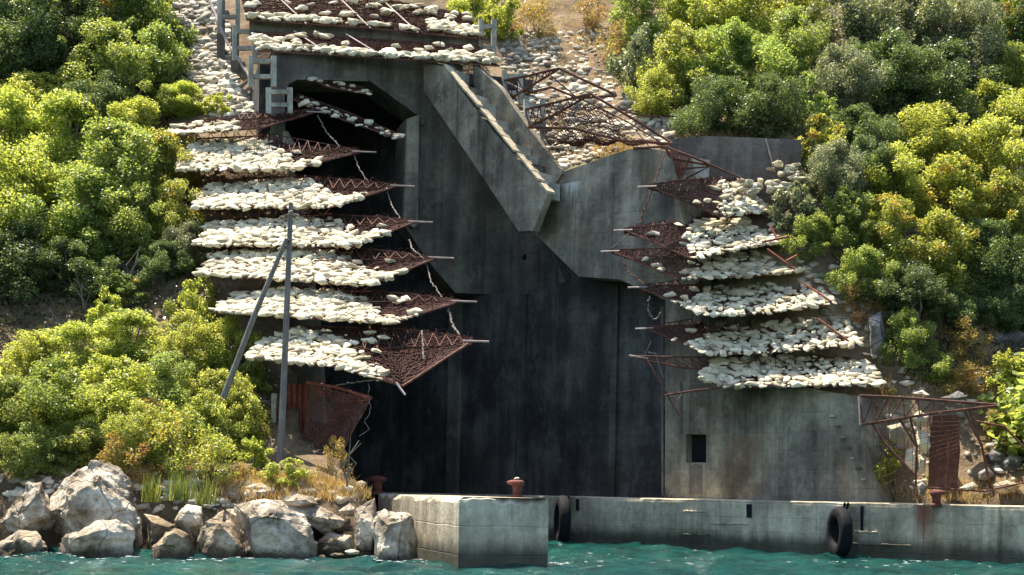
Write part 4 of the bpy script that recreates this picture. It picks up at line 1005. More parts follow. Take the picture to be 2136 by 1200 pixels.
# ------------------------------------------------------------------ boulders at the waterline
def boulder(label, outline, D, depth, fronts=(), m='boulder', sink=True, seed=0, name="boulder", rough=0.13):
    pts = []; cx = sum(p[0] for p in outline)/len(outline); cy = sum(p[1] for p in outline)/len(outline)
    wpx = (max(p[0] for p in outline) - min(p[0] for p in outline))
    r = random.Random(seed + 5)
    for (x, y) in outline:
        pts.append(at(x, y, D + r.uniform(-0.15, 0.15)*depth))
        pts.append(at(cx + (x - cx)*0.72, cy + (y - cy)*0.72, D + depth*0.55 + r.uniform(-0.1, 0.1)))
        pts.append(at(cx + (x - cx)*r.uniform(0.42, 0.62), cy + (y - cy)*r.uniform(0.42, 0.62), D - depth*r.uniform(0.25, 0.42)))
    if sink:
        for (x, y) in outline:
            if y > 1125: pts.append(at(x, y, D) + Vector((0, 0, -0.5))); pts.append(at(cx + (x-cx)*.8, y, D - depth*0.3) + Vector((0, 0, -0.4)))
    for (x, y, d) in fronts: pts.append(at(x, y, D + d))
    bm = bmesh.new(); vv = [bm.verts.new(p) for p in pts]
    res = bmesh.ops.convex_hull(bm, input=vv)
    bmesh.ops.delete(bm, geom=[g for g in res.get('geom_interior', []) if isinstance(g, bmesh.types.BMVert)], context='VERTS')
    bmesh.ops.delete(bm, geom=[v for v in bm.verts if not v.link_faces], context='VERTS')
    bmesh.ops.triangulate(bm, faces=bm.faces)
    for it in range(5):
        le = [e for e in bm.edges if e.calc_length() > 0.11]
        if not le or len(bm.verts) > 14000: break
        bmesh.ops.subdivide_edges(bm, edges=le, cuts=1); bmesh.ops.triangulate(bm, faces=[f for f in bm.faces if len(f.verts) > 3])
    bmesh.ops.smooth_vert(bm, verts=bm.verts, factor=0.15, use_axis_x=True, use_axis_y=True, use_axis_z=True)
    bm.normal_update(); off = Vector((seed*3.7, seed*1.3, 9.0)); size = wpx/(F/D)
    k = min(1.0, size/1.6)
    for v in bm.verts:
        p = v.co + off; a_ = noise.fractal(p*0.9/k**0.5, 0.9, 2.1, 5); b_ = noise.cell(p*1.7/k**.5)
        c_ = abs(noise.noise(p*2.4)) 
        v.co += v.normal*(rough*0.75*k*(a_*1.2 + (b_ - 0.5)*0.45 - c_*0.6 + 0.25*noise.noise(p*5.5) + (0.16 if noise.noise(Vector((p.x*1.2 + p.z*0.8, p.y*1.2, p.z*5.0))) > 0.12 else -0.05)))
    mb = MB(); bm.verts.index_update(); mb.v = [tuple(v.co) for v in bm.verts]; mb.f = [tuple(v.index for v in f.verts) for f in bm.faces]; bm.free()
    return tag(obj(name, mb, M[m]), label, "boulder")
boulder("huge pale pointed boulder towering over the others on the shore", [(105, 1035), (130, 1005), (188, 956), (212, 951), (246, 975), (275, 1010), (298, 1075), (304, 1125), (270, 1140), (200, 1128), (110, 1112), (100, 1070)], 34.0, 2.6, [(192, 1000, -0.7), (160, 1040, -1.0), (255, 1050, -0.8), (285, 1115, -0.9), (190, 1090, -0.9), (120, 1090, -.5)], seed=1, rough=0.15)
boulder("steep pale boulder leaning against the huge pointed one at the picture's edge", [(-15, 1095), (20, 1050), (60, 1006), (90, 999), (104, 1030), (112, 1085), (100, 1120), (40, 1118)], 34.0, 1.6, [(62, 1050, -.6)], seed=2)
boulder("low rounded boulder with brown stains at the left end of the waterline", [(-10, 1135), (38, 1104), (76, 1107), (100, 1140), (106, 1172), (50, 1178), (-10, 1172)], 32.7, 1.3, m='boulder_brown', seed=3)
boulder("flat layered slab lying in the water before the huge pointed boulder", [(113, 1130), (132, 1110), (200, 1090), (242, 1089), (276, 1108), (283, 1150), (272, 1172), (120, 1174)], 32.6, 1.4, [(150, 1125, -.7)], seed=4)
boulder("dark boulder wedged between the huge pointed one and the mossy one", [(298, 1070), (330, 1073), (366, 1095), (355, 1130), (312, 1142)], 33.9, 1.2, m='boulder_brown', seed=5)
boulder("small golden brown mossy boulder at the water's edge", [(318, 1142), (340, 1105), (366, 1096), (396, 1113), (410, 1168), (320, 1172)], 32.7, 1.1, m='boulder_brown', seed=6)
boulder("pale boulder sitting behind the mossy one below the reed tufts", [(360, 1087), (390, 1051), (420, 1058), (424, 1100), (395, 1112)], 33.8, 1.0, seed=7)
boulder("craggy brown boulder with a sloping foot beside the mossy one", [(407, 1130), (420, 1085), (468, 1060), (490, 1088), (502, 1130), (530, 1172), (410, 1172)], 32.9, 1.4, m='boulder_brown', seed=8)
boulder("dark cracked boulder between the craggy one and the broad sunlit one", [(470, 1062), (512, 1058), (532, 1090), (512, 1128), (484, 1112)], 33.6, 1.0, m='boulder_brown', seed=9)
boulder("broad sunlit boulder with a rounded face in the middle of the shore", [(482, 1048), (560, 1041), (640, 1068), (661, 1108), (661, 1160), (632, 1178), (520, 1172), (505, 1112), (508, 1080)], 33.2, 1.9, [(600, 1085, -.7), (645, 1120, -.6)], seed=10, rough=0.12)
boulder("flat sunlit ledge of rock behind the broad boulder", [(540, 1046), (650, 1050), (735, 1084), (738, 1108), (680, 1118), (600, 1085)], 34.4, 1.8, seed=11, m='boulder')
boulder("white lens shaped stone lying on top of the rock ledge", [(586, 1042), (620, 1028), (650, 1034), (666, 1052), (640, 1062), (590, 1060)], 34.2, 0.9, seed=12, sink=False, rough=0.07)
boulder("upright grey rock beside the blocky one near the quay", [(738, 1060), (782, 1038), (786, 1085), (778, 1150), (745, 1155)], 33.9, 1.1, seed=13)
boulder("blocky grey boulder propped against the quay block", [(778, 1066), (802, 1054), (860, 1073), (867, 1110), (873, 1172), (830, 1182), (780, 1175)], 33.2, 1.4, [(840, 1085, -.6)], seed=14)
boulder("small pale rock on the ledge near the grass", [(705, 1066), (730, 1049), (742, 1060), (738, 1078), (714, 1078)], 34.3, 0.6, seed=15, sink=False, rough=0.06)
boulder("low dark rock in the gap below the sunlit ledge", [(660, 1130), (690, 1110), (735, 1115), (748, 1165), (665, 1170)], 33.9, 1.0, m='boulder_brown', seed=16)
for k, (px, py, r_, lb) in enumerate(((705, 1158, 13, "small brown stone at the waterline below the rock gap"), (735, 1152, 15, "white speckled stone between the ledge and the blocky boulder"), (672, 1162, 10, "small rounded stone touching the broad boulder's foot"), (868, 1170, 9, "small white stone at the foot of the quay block"), (755, 1170, 9, "small wet stone beside the upright rock"), (108, 1165, 9, "pale pebble wedged between two waterline boulders"), (545, 968, 12, "white stone lying by the bush near the pale post"))):
    ground_rock("shore_stone", px, py, r_, 33.0 if py > 1100 else 37.8, lb, M['chunk'] if k in (1, 3, 5, 6) else M['boulder_brown'], 0.7, 20 + k)
boulder("dark grey rock face showing through the shaded bank", [(2050, 698), (2090, 688), (2150, 695), (2150, 745), (2085, 752), (2058, 732)], 44.6, 1.6, m='cliff', seed=30, sink=False, name="rock_outcrop")  # dark rock colour stands in for the shade on this face
boulder("narrow dark rock standing at the end of the wing wall shelves", [(1812, 662), (1838, 648), (1852, 720), (1838, 764), (1814, 752)], 43.0, 1.2, m='cliff', seed=31, sink=False, name="rock_outcrop")
for k, (ol, D, lb, mm) in enumerate((
  ([(2052, 950), (2075, 935), (2098, 945), (2096, 968), (2060, 970)], 40.2, "grey rock on the bank just behind the last prop of the truss", 'cliff'),
  ([(2088, 962), (2110, 945), (2140, 955), (2136, 990), (2095, 995)], 40.0, "wide grey rock at the edge of the right bank", 'cliff'),
  ([(2000, 1018), (2030, 1004), (2040, 1014), (2030, 1026), (2004, 1026)], 38.6, "pale flat rock lying by the truss's ground bar", 'boulder'),
  ([(2040, 985), (2060, 975), (2075, 990), (2060, 1003), (2042, 1002)], 39.5, "small dark rock beneath the truss's outer prop", 'cliff'),
  ([(2070, 1012), (2100, 1000), (2136, 1010), (2120, 1030), (2078, 1030)], 38.8, "low reddish rock at the foot of the right bank", 'boulder_brown'),
  ([(1912, 1010), (1925, 1000), (1936, 1012), (1930, 1034), (1915, 1036)], 38.4, "small pale rock standing beside the rusty bollard", 'boulder'),
  ([(1900, 872), (1918, 855), (1938, 868), (1934, 892), (1912, 890)], 39.4, "white rock lodged high in the propped truss", 'chunk'),
  ([(1848, 888), (1880, 880), (1900, 905), (1888, 935), (1856, 918)], 39.6, "pale flat slab behind the propped truss nearest the wing wall", 'chunk'),
  ([(1912, 896), (1934, 900), (1948, 935), (1930, 950), (1910, 930)], 39.5, "upright white rock beside the dark rusted sheet", 'chunk'),
  ([(1890, 936), (1912, 932), (1916, 985), (1905, 992), (1886, 962)], 39.5, "narrow pale slab low behind the propped truss", 'chunk'),
  ([(1916, 948), (1932, 952), (1930, 985), (1914, 992)], 39.4, "small white wedge of rock at the truss's foot", 'chunk'),
  ([(1900, 820), (1925, 812), (1940, 824), (1920, 834)], 40.5, "pale rock lying above the propped truss", 'boulder'),
  ([(1960, 830), (2000, 815), (2020, 826), (2000, 842), (1968, 842)], 40.4, "grey broken rock above the outer half of the truss", 'cliff'))):
    boulder(lb, ol, D, 0.7, m=mm, seed=40 + k, sink=False, name="bank_rock", rough=0.08)
for k, (px, py, r_) in enumerate(((520, 850, 17), (545, 838, 16), (532, 872, 18), (555, 862, 16), (520, 895, 16), (545, 898, 17), (556, 885, 12), (533, 915, 14))):
    o = ground_rock("wall_stone", px, py, r_, 40.3, "dark stone piled in the small dry wall beside the pale post", M['cliff'], 0.75, 60 + k); o["group"] = "stones of the small dry wall"
_hr = random.Random(3)
for k, (px, py, r_) in enumerate([(_hr.uniform(1605, 1668), _hr.uniform(338, 412), _hr.uniform(7, 12)) for _ in range(34)] + [(_hr.uniform(1545, 1605), _hr.uniform(372, 412), _hr.uniform(6, 11)) for _ in range(18)]):
    o = ground_rock("wall_stone", px, py, r_, 46.1 - (py - 338)*0.008, "pale block in the rough heap at the end of the upper retaining wall", M['chunk'], 0.9, 80 + k); o["group"] = "blocks heaped by the retaining wall"
ground_rock("plastic_scrap", 547, 1025, 7, 34.6, "small white scrap lying in the dry grass", M['white'], 0.7, 5, cat="litter")

# ------------------------------------------------------------------ scree on the slopes
def poly_samples(poly, n, seed):
    r = random.Random(seed); xs = [p[0] for p in poly]; ys = [p[1] for p in poly]; out = []
    while len(out) < n:
        x, y = r.uniform(min(xs), max(xs)), r.uniform(min(ys), max(ys)); c_ = False
        for i in range(len(poly)):
            (x1, y1), (x2, y2) = poly[i], poly[i-1]
            if (y1 > y) != (y2 > y) and x < (x2 - x1)*(y - y1)/(y2 - y1) + x1: c_ = not c_
        if c_: out.append((x, y))
    return out
LEFT_SCREE = [(320, -10), (440, -10), (478, 60), (500, 190), (560, 250), (520, 262), (430, 235), (395, 180), (400, 110), (340, 70)]
MID_SCREE = [(1040, 60), (1150, 70), (1290, 60), (1300, 180), (1410, 260), (1420, 300), (1340, 306), (1270, 322), (1170, 356), (1090, 240), (1050, 150)]
for (poly, n, lb, sg, s0, s1, sd) in ((LEFT_SCREE, 760, "pale rubble stone on the strip of stony slope left of the mesh roof", "rubble left of the mesh roof", 0.11, 0.25, 1),
                         (MID_SCREE, 900, "weathered rubble stone on the open slope under the bare trusses", "rubble under the bare trusses", 0.06, 0.19, 2)):
    for (x, y) in poly_samples(poly, n, sd):
        p = hit(x, y)
        if p is not None:
            s_ = rnd.uniform(s0, s1)*(1 if rnd.random() < 0.7 else 1.35)
            put_stone(p + Vector((0, 0, s_*0.06)), s_, 0.5, lb, sg, 0.8)
for (x, y) in poly_samples([(1840, 770), (2136, 760), (2136, 1040), (1860, 1035)], 130, 4) + poly_samples([(400, 300), (560, 285), (560, 345), (420, 340)], 60, 5) + poly_samples([(1560, 400), (1700, 480), (1790, 640), (1850, 780), (1780, 740), (1650, 560)], 130, 6) + poly_samples([(480, 1010), (760, 1010), (760, 1050), (480, 1045)], 80, 7) + poly_samples([(-10, 985), (480, 985), (480, 1065), (-10, 1065)], 150, 8):
    p = hit(x, y)
    if p is not None: put_stone(p + Vector((0, 0, 0.03)), rnd.uniform(0.07, 0.2), 0.4, "loose", None, 0.1)

STONES.sort(key=lambda s: -s[6])
top, rest = [s for s in STONES if s[5]][:296], []
ids = set(id(s) for s in top); rest = [s for s in STONES if id(s) not in ids]
protos = []
for V, Fa in CHUNKS:
    protos.append(mesh_arrays("limestone_chunk", V, Fa, M['chunk']))
for (p, s_, R, k, lb, sg, _) in top:
    o = bpy.data.objects.new("limestone_chunk", protos[k]); o.matrix_world = Matrix.Translation(p) @ R.to_4x4() @ Matrix.Diagonal((s_, s_, s_, 1))
    col.objects.link(o); tag(o, lb, "stone", sg)
def merged(name, specs, m, lo=True):
    Vs, Fs, b = [], [], 0
    for (p, s_, R, k, lb, sg, _) in specs:
        V, Fa = (CHUNKS_LO if lo else CHUNKS)[k]
        Vs.append(V*s_ @ np.array(R).T + np.array(p)); Fs.append(Fa + b); b += len(V)
    me = mesh_arrays(name, np.concatenate(Vs), np.concatenate(Fs), m); o = bpy.data.objects.new(name, me); col.objects.link(o); tag(o, kind='stuff'); return o
is_slope = lambda s: s[5] is None or s[5].startswith("rubble")
merged("shelf_rubble", [s for s in rest if not is_slope(s)], M['chunk'], lo=False)
merged("slope_rubble", [s for s in rest if is_slope(s)], M['scree'])

# ------------------------------------------------------------------ plants
def crown_mesh(seed, nleaf, leaf, nblob=16, blob=(0.30, 0.5), sparse=0.0, low=0.12, aspect=0.55):
    r = np.random.default_rng(seed)
    C, Rr = [], []
    for i in range(nblob):
        th = r.uniform(0, 2*math.pi); h = r.uniform(low, 0.98); rad = math.sqrt(max(0.08, 1 - (2*h - 0.9)**2))*r.uniform(0.15, 1.05)
        C.append((rad*math.cos(th), rad*math.sin(th), 2*h)); q_ = r.uniform(*blob); Rr.append(q_*(0.7 if h > 0.75 else 1))
    C = np.array(C); Rr = np.array(Rr)
    w_ = Rr**2; idx = r.choice(nblob, nleaf, p=w_/w_.sum())
    d = r.normal(size=(nleaf, 3)); d /= np.linalg.norm(d, axis=1)[:, None]
    # leaves gather in sprigs: quantise the direction, then jitter
    sprig = r.normal(size=(nblob, 46, 3)); sprig /= np.linalg.norm(sprig, axis=2)[:, :, None]
    sidx = r.integers(0, 46, nleaf); sd = sprig[idx, sidx]
    use = r.random(nleaf) < 0.5
    rad = np.where(use, r.uniform(0.6, 1.3, nleaf), r.random(nleaf)**0.4*1.15)
    base = np.where(use[:, None], sd*0.97 + d*0.17, d)
    P = C[idx] + base*(Rr[idx]*rad)[:, None]*np.array([1, 1, 1.05])
    P[:, 2] = np.maximum(P[:, 2], 0.03)
    n_ = r.normal(size=(nleaf, 3))*0.9 + base*0.4 + np.array([-0.15, 0.1, 0.8]); n_ /= np.linalg.norm(n_, axis=1)[:, None]
    a = np.cross(n_, r.normal(size=(nleaf, 3))); a /= np.linalg.norm(a, axis=1)[:, None]; b = np.cross(n_, a)
    s_ = leaf*r.uniform(0.6, 1.35, nleaf)[:, None]
    V = np.stack([P - a*s_, P + b*s_*aspect, P + a*s_, P - b*s_*aspect], 1).reshape(-1, 3)
    Fq = np.arange(nleaf*4).reshape(-1, 4)
    return mesh_arrays("crown", V, Fq, M['M']), C, Rr
def trunk_mesh(C, seed, rr=0.05):
    r = random.Random(seed); mb = MB()
    mb.tube([(0, 0, -0.25), (0.03, 0.02, 0.25), (0.05, -0.02, 0.6)], [rr*1.3, rr, rr*0.8], 6)
    for i, c_ in enumerate(C[:9]):
        m = Vector((c_[0]*0.4 + r.uniform(-.08, .08), c_[1]*0.4 + r.uniform(-.08, .08), 0.35 + c_[2]*0.35))
        mb.tube([(0.03, 0.0, 0.22 + 0.03*i), m, tuple(c_)], [rr*0.6, rr*0.4, rr*0.14], 5)
    me = bpy.data.meshes.new("trunk"); me.from_pydata(mb.v, [], mb.f); me.materials.append(M['bark']); return me
VAR = {}
VAR['big'] = []; VAR['small'] = []; VAR['weed'] = []; VAR['fine'] = []
for i in range(4):
    me, C, R_ = crown_mesh(10 + i, 29000, 0.0275, 64, (0.08, 0.32)); VAR['big'].append((me, trunk_mesh(C, i)))
for i in range(3):
    me, C, R_ = crown_mesh(30 + i, 32000, 0.0245, 64, (0.08, 0.31), aspect=0.5); VAR['fine'].append((me, trunk_mesh(C, i)))
for i in range(3):
    me, C, R_ = crown_mesh(50 + i, 6200, 0.052, 34, (0.09, 0.3)); VAR['small'].append((me, trunk_mesh(C, i, 0.04)))
for i in range(2):
    me, C, R_ = crown_mesh(70 + i, 3600, 0.048, 26, (0.16, 0.3), low=0.05, aspect=0.35); VAR['weed'].append((me, trunk_mesh(C, i, 0.02)))
def bush(cx, cy, rx, ry, kind, label, var=None, group=None, D=None, name=None):
    if D is None:
        p = hit(cx, cy + ry*0.72)
        if p is None: p = hit(cx, cy)
        D = p.y
    s_ = F/D; c_ = at(cx, cy, D)
    if var is None: var = 'small' if rx < 46 else ('fine' if kind in ('G', 'D') else 'big')
    me, tm = VAR[var][rnd.randrange(len(VAR[var]))]
    sx, sz = rx/s_*1.27, ry/s_*1.2; sy = (sx + sz)/2
    nm = name or ("shrub" if var in ('small', 'weed') else ("bush" if ry < 85 else "tree"))
    t = thing(nm, label, {"shrub": "shrub", "bush": "bush", "tree": "tree"}.get(nm, "plant"), (c_.x, c_.y, c_.z - sz), group)
    t.rotation_euler = (0, 0, rnd.uniform(0, 6.28)); t.scale = (sx, sy, sz)
    o1 = bpy.data.objects.new("crown", me); col.objects.link(o1); o1.parent = t
    o1.material_slots[0].link = 'OBJECT'; o1.material_slots[0].material = M[kind]
    o2 = bpy.data.objects.new("trunk", tm); col.objects.link(o2); o2.parent = t
    return t
#PLANTS
PL = [
 (60, 60, 120, 100, 'D', "dark green tree in the topmost corner above the yellow bushes"),
 (175, 40, 105, 90, 'D', "dark green tree just right of the corner tree on the upper left slope"),
 (285, 45, 85, 85, 'MO', "green tree with orange tips at the upper edge beside the stony strip"),
 (30, 140, 85, 75, 'D', "blackish green bush low beneath the corner tree"),
 (130, 135, 95, 80, 'D', "dense dark bush between the corner tree and the yellow bushes"),
 (225, 150, 95, 85, 'M', "mid green tree in the middle of the upper left thicket"),
 (320, 150, 75, 75, 'M', "rounded green bush bordering the pale rubble strip"),
 (352, 95, 40, 40, 'MO', "small orange flecked shrub poking into the rubble strip"),
 (230, 235, 75, 60, 'D', "shaded dark bush behind the rounded yellow bush"),
 (295, 225, 70, 55, 'M', "green bush above the golden bush beside the topmost left shelf"),
 (70, 220, 95, 55, 'Y', "sunlit yellow green bush crowning the left thicket under the dark trees"),
 (165, 225, 60, 45, 'Y', "small domed yellow bush right of the crowning yellow bush"),
 (25, 310, 95, 95, 'Y', "large yellow green bush at the left border, upper half of the slope"),
 (150, 305, 100, 85, 'Y', "broad bright bush beside the border bush on the left slope"),
 (300, 285, 75, 60, 'Y', "golden bush reaching the end of the topmost left shelf"),
 (395, 215, 60, 32, 'Y', "low bright shrub growing out of the rubble above the topmost left shelf"),
 (450, 222, 40, 22, 'Y', "tiny bright shrub in the rubble left of the lowest concrete frame"),
 (235, 385, 115, 100, 'M', "big shadowed green tree in the centre of the left thicket"),
 (340, 365, 70, 75, 'O', "yellowing bush touching the second left shelf"),
 (70, 430, 120, 100, 'Y', "large bright bush half way down the left border"),
 (365, 450, 55, 60, 'O', "thin olive yellow bush beside the third and middle left shelves"),
 (180, 470, 115, 90, 'M', "wide green bush beneath the big shadowed tree"),
 (290, 480, 75, 70, 'M', "dark leaved bush between the wide green bush and the left shelves"),
 (395, 520, 48, 45, 'G', "pale leaved bush reaching the fifth left shelf"),
 (50, 560, 95, 80, 'D', "dark green bush low on the left border above the brown undergrowth"),
 (150, 570, 80, 55, 'D', "flat dark bush in the shade under the wide green bush"),
 (345, 560, 60, 45, 'D', "dark low bush in the shadow beside the fifth left shelf"),
 (225, 655, 26, 45, 'Y', "slender bright sapling standing before the brown undergrowth"),
 (415, 640, 34, 62, 'Y', "upright bright shrub beside the sixth left shelf's end"),
 (60, 770, 85, 65, 'Y', "bright bush at the border in the lower thicket"),
 (165, 745, 80, 55, 'Y', "bright bush second from the border in the lower thicket's top row"),
 (280, 715, 85, 52, 'Y', "bright bush forming the highest crest of the lower thicket"),
 (390, 730, 75, 60, 'Y', "bright bush in the lower thicket behind the pole's brace"),
 (480, 740, 55, 60, 'Y', "bright bush crossed by the pole's leaning brace"),
 (525, 800, 42, 45, 'M', "small green shrub tucked under the lowest left shelf"),
 (110, 850, 95, 80, 'M', "green bush above the huge pointed boulder's left shoulder"),
 (235, 835, 100, 75, 'Y', "wide bright bush right above the huge pointed boulder"),
 (350, 815, 75, 65, 'M', "dull green bush in the middle of the lower thicket"),
 (445, 850, 75, 65, 'Y', "light green bush below the foot of the brace"),
 (500, 890, 55, 62, 'Y', "light green bush before the small dry stone wall"),
 (20, 880, 50, 70, 'M', "small green bush at the border above the leaning boulder"),
 (60, 950, 60, 50, 'M', "low shrub behind the steep pale boulder"),
 (530, 950, 36, 32, 'Y', "small leafy shrub at the foot of the pale post"),
 (605, 992, 44, 30, 'Y', "bright leafy shrub in the dry grass below the pole"),
 (1340, 50, 60, 70, 'M', "light green tree at the top of the open slope"),
 (1440, 50, 80, 75, 'Y', "bright green tree at the top edge right of the open slope"),
 (1330, 140, 45, 70, 'G', "pale dusty shrub bordering the open rubble slope"),
 (1430, 155, 65, 80, 'Y', "yellow green tree in front of the dark grove above the retaining wall"),
 (1365, 205, 50, 45, 'Y', "low yellow shrub at the foot of the grove beside the rubble"),
 (1550, 40, 95, 75, 'Y', "bright crowned tree at the top of the dark grove"),
 (1545, 140, 90, 75, 'M', "mid green tree in the centre of the grove above the retaining wall"),
 (1490, 230, 75, 60, 'D', "deep shaded bush just above the retaining wall's left half"),
 (1600, 235, 80, 65, 'D', "deep shaded bush just above the retaining wall's right half"),
 (1650, 120, 65, 85, 'M', "tall narrow green tree beside the grey olive trees"),
 (1655, 30, 70, 50, 'Y', "bright bush at the top edge left of the grey olive trees"),
 (1780, 70, 95, 95, 'G', "tall grey green olive tree with speckled crown at the top"),
 (1900, 55, 105, 90, 'G', "broad grey green olive tree, highest on the right slope"),
 (2010, 90, 80, 90, 'G', "grey green olive tree nearest the orange flecked corner tree"),
 (1745, 190, 70, 75, 'G', "lower grey olive bush at the edge of the dark hollow"),
 (1850, 180, 95, 80, 'D', "very dark bush in the hollow under the olive trees"),
 (1965, 190, 95, 80, 'D', "very dark bush in the hollow above the sunlit round bush"),
 (2100, 70, 60, 80, 'MO', "dark green tree with orange flecks in the far upper corner"),
 (2110, 170, 55, 60, 'M', "green bush under the orange flecked corner tree"),
 (1690, 225, 38, 60, 'M', "slender green shrub above the end of the retaining wall"),
 (1705, 310, 45, 62, 'O', "reddish brown withered shrub beside the end of the retaining wall"),
 (1790, 290, 75, 55, 'D', "dark green bush below the dark hollow"),
 (1730, 380, 60, 65, 'G', "pale leaved bush beside the heap of blocks"),
 (1800, 360, 55, 60, 'D', "narrow dark bush between the pale leaved bush and the round sunlit one"),
 (1660, 440, 40, 48, 'G', "thin pale shrub just above the second wing wall shelf"),
 (2075, 245, 85, 60, 'Y', "sunlit yellow bush high on the right border"),
 (1950, 310, 95, 70, 'Y', "round sunlit yellow bush below the dark hollow"),
 (2070, 350, 95, 85, 'Y', "large sunlit bush on the right border, half way up"),
 (1860, 390, 75, 70, 'Y', "bright bush sloping down toward the wing wall shelves"),
 (1975, 420, 100, 80, 'O', "large bush with autumn orange patches in the middle of the right slope"),
 (2095, 460, 75, 80, 'O', "orange patched bush at the right border"),
 (1770, 465, 60, 58, 'M', "soft green bush above the third wing wall shelf"),
 (1700, 505, 62, 48, 'M', "soft green bush overhanging the ends of the upper wing wall shelves"),
 (1850, 500, 70, 70, 'O', "gold flecked bush in front of the orange patched one"),
 (1950, 540, 90, 75, 'O', "orange and green bush with pale twigs showing low on the right slope"),
 (2060, 560, 85, 80, 'D', "dark bush beneath the orange patched border bush"),
 (1800, 580, 62, 55, 'M', "deep green bush above the second lowest wing wall shelf"),
 (1880, 620, 80, 58, 'D', "shaded low bush beneath the orange and green one"),
 (2125, 640, 55, 65, 'D', "shaded bush at the right border above the rock face"),
 (1890, 715, 52, 55, 'M', "dim green shrub in the shade between the two dark rocks"),
 (2105, 800, 42, 58, 'Y', "bright shrub on the right border above the truss's outer end"),
 (2120, 880, 28, 32, 'Y', "small bright shrub beside the bent loop of the truss"),
 (1850, 975, 30, 45, 'Y', "thin leafy shrub between the wing wall and the propped truss"),
 (1960, 1000, 22, 22, 'Y', "tiny green shrub under the propped truss"),
 (250, 610, 60, 34, 'MO', "reddish flecked scrub in the shade under the wide green bush"),
 (1975, 650, 60, 42, 'D', "low shaded scrub under the orange and green bush"),
 (2060, 655, 55, 40, 'D', "low shaded scrub just above the rock face"),
 (1940, 770, 45, 34, 'M', "dim scrub above the start of the propped truss"),
 (180, 935, 60, 52, 'M', "green scrub peeping over the huge pointed boulder's left slope"),
 (290, 920, 60, 62, 'Y', "yellow green shrub right behind the huge boulder's peak"),
 (430, 905, 70, 60, 'Y', "yellow green shrub under the light green bush near the reeds"),
 (100, 905, 60, 52, 'Y', "yellow green shrub above the gap between the two tall boulders"),
 (985, 10, 50, 38, 'Y', "bright shrub growing behind the right end of the mesh roof"),
 (1040, 40, 30, 55, 'Y', "tall leafy shrub beside the right end of the mesh roof"),
]
for p in PL: bush(*p)
WEEDS = [
 (310, 900, 60, 62, 'W', "rusty brown dried weed clump among the lower green bushes"),
 (370, 930, 70, 70, 'O', "golden olive weed clump above the reed tufts"),
 (440, 960, 60, 55, 'O', "straggly yellow weed clump behind the dry grass"),
 (260, 960, 55, 55, 'W', "tall thin dry weeds right behind the huge pointed boulder"),
 (160, 930, 70, 50, 'O', "tangled weeds behind the huge boulder's left shoulder"),
 (700, 960, 26, 45, 'W', "brown dry weed in front of the mesh curtain"),
 (500, 990, 35, 25, 'W', "low dry weed at the edge of the yellow grass"),
 (1120, 45, 45, 45, 'W', "straw coloured dry weed at the top of the rubble slope"),
 (1240, 30, 45, 40, 'W', "dry brown weed clump high on the rubble slope"),
 (1290, 100, 30, 50, 'W', "dry weed clump at the right edge of the rubble slope"),
 (2010, 720, 50, 45, 'W', "withered brown weed beside the rock face on the shaded bank"),
 (2010, 800, 60, 35, 'W', "dry brown weed above the middle of the propped truss"),
 (1790, 620, 35, 45, 'W', "straw coloured weed behind the second lowest wing wall shelf"),
 (1830, 820, 40, 30, 'W', "dry weed at the right end of the lowest wing wall shelf"),
 (2080, 900, 40, 40, 'W', "dry weed behind the outer end of the propped truss"),
]
for p in WEEDS: bush(*p, var='weed')

def blades(samples, n, h0, h1, wd, lean=0.35, D=None):
    V = []
    for (x, y) in samples:
        p = hit(x, y) if D is None else at(x, y, D)
        if p is None: continue
        for _ in range(n):
            b = p + Vector((rnd.uniform(-.16, .16), rnd.uniform(-.16, .16), -0.03)); h = rnd.uniform(h0, h1)
            t_ = b + Vector((rnd.gauss(0, lean)*h, rnd.gauss(0, lean)*h, h)); a_ = rnd.uniform(0, 3.14); e = Vector((math.cos(a_), math.sin(a_), 0))*wd
            m = b.lerp(t_, 0.5) + Vector((0, 0, h*0.08))
            V += [b - e, b + e, m + e*0.7, m - e*0.7, m - e*0.7, m + e*0.7, t_ + e*0.1, t_ - e*0.1]
    V = np.array([tuple(v) for v in V]); return V, np.arange(len(V)).reshape(-1, 4)
gs = poly_samples([(440, 1010), (560, 990), (640, 995), (700, 1000), (770, 1025), (770, 1045), (650, 1046), (470, 1050)], 800, 21) \
   + poly_samples([(1860, 1005), (2136, 1010), (2136, 1048), (1860, 1042)], 160, 22) + poly_samples([(1770, 520), (1830, 640), (1860, 800), (1790, 690)], 120, 23) \
   + poly_samples([(1050, -10), (1320, -10), (1320, 200), (1240, 180), (1060, 90)], 420, 24) + poly_samples([(1230, 300), (1330, 295), (1330, 325), (1240, 330)], 160, 25) \
   + poly_samples([(1410, 270), (1660, 275), (1660, 292), (1410, 290)], 110, 26) + poly_samples([(1900, 640), (2136, 660), (2136, 830), (1900, 820)], 420, 27) + poly_samples([(240, 960), (440, 960), (440, 1030), (280, 1030)], 110, 28)
V, Fq = blades(gs, 9, 0.08, 0.30, 0.008)
o = bpy.data.objects.new("dry_grass", mesh_arrays("dry_grass", V, Fq, M['straw'])); col.objects.link(o); tag(o, kind='stuff')
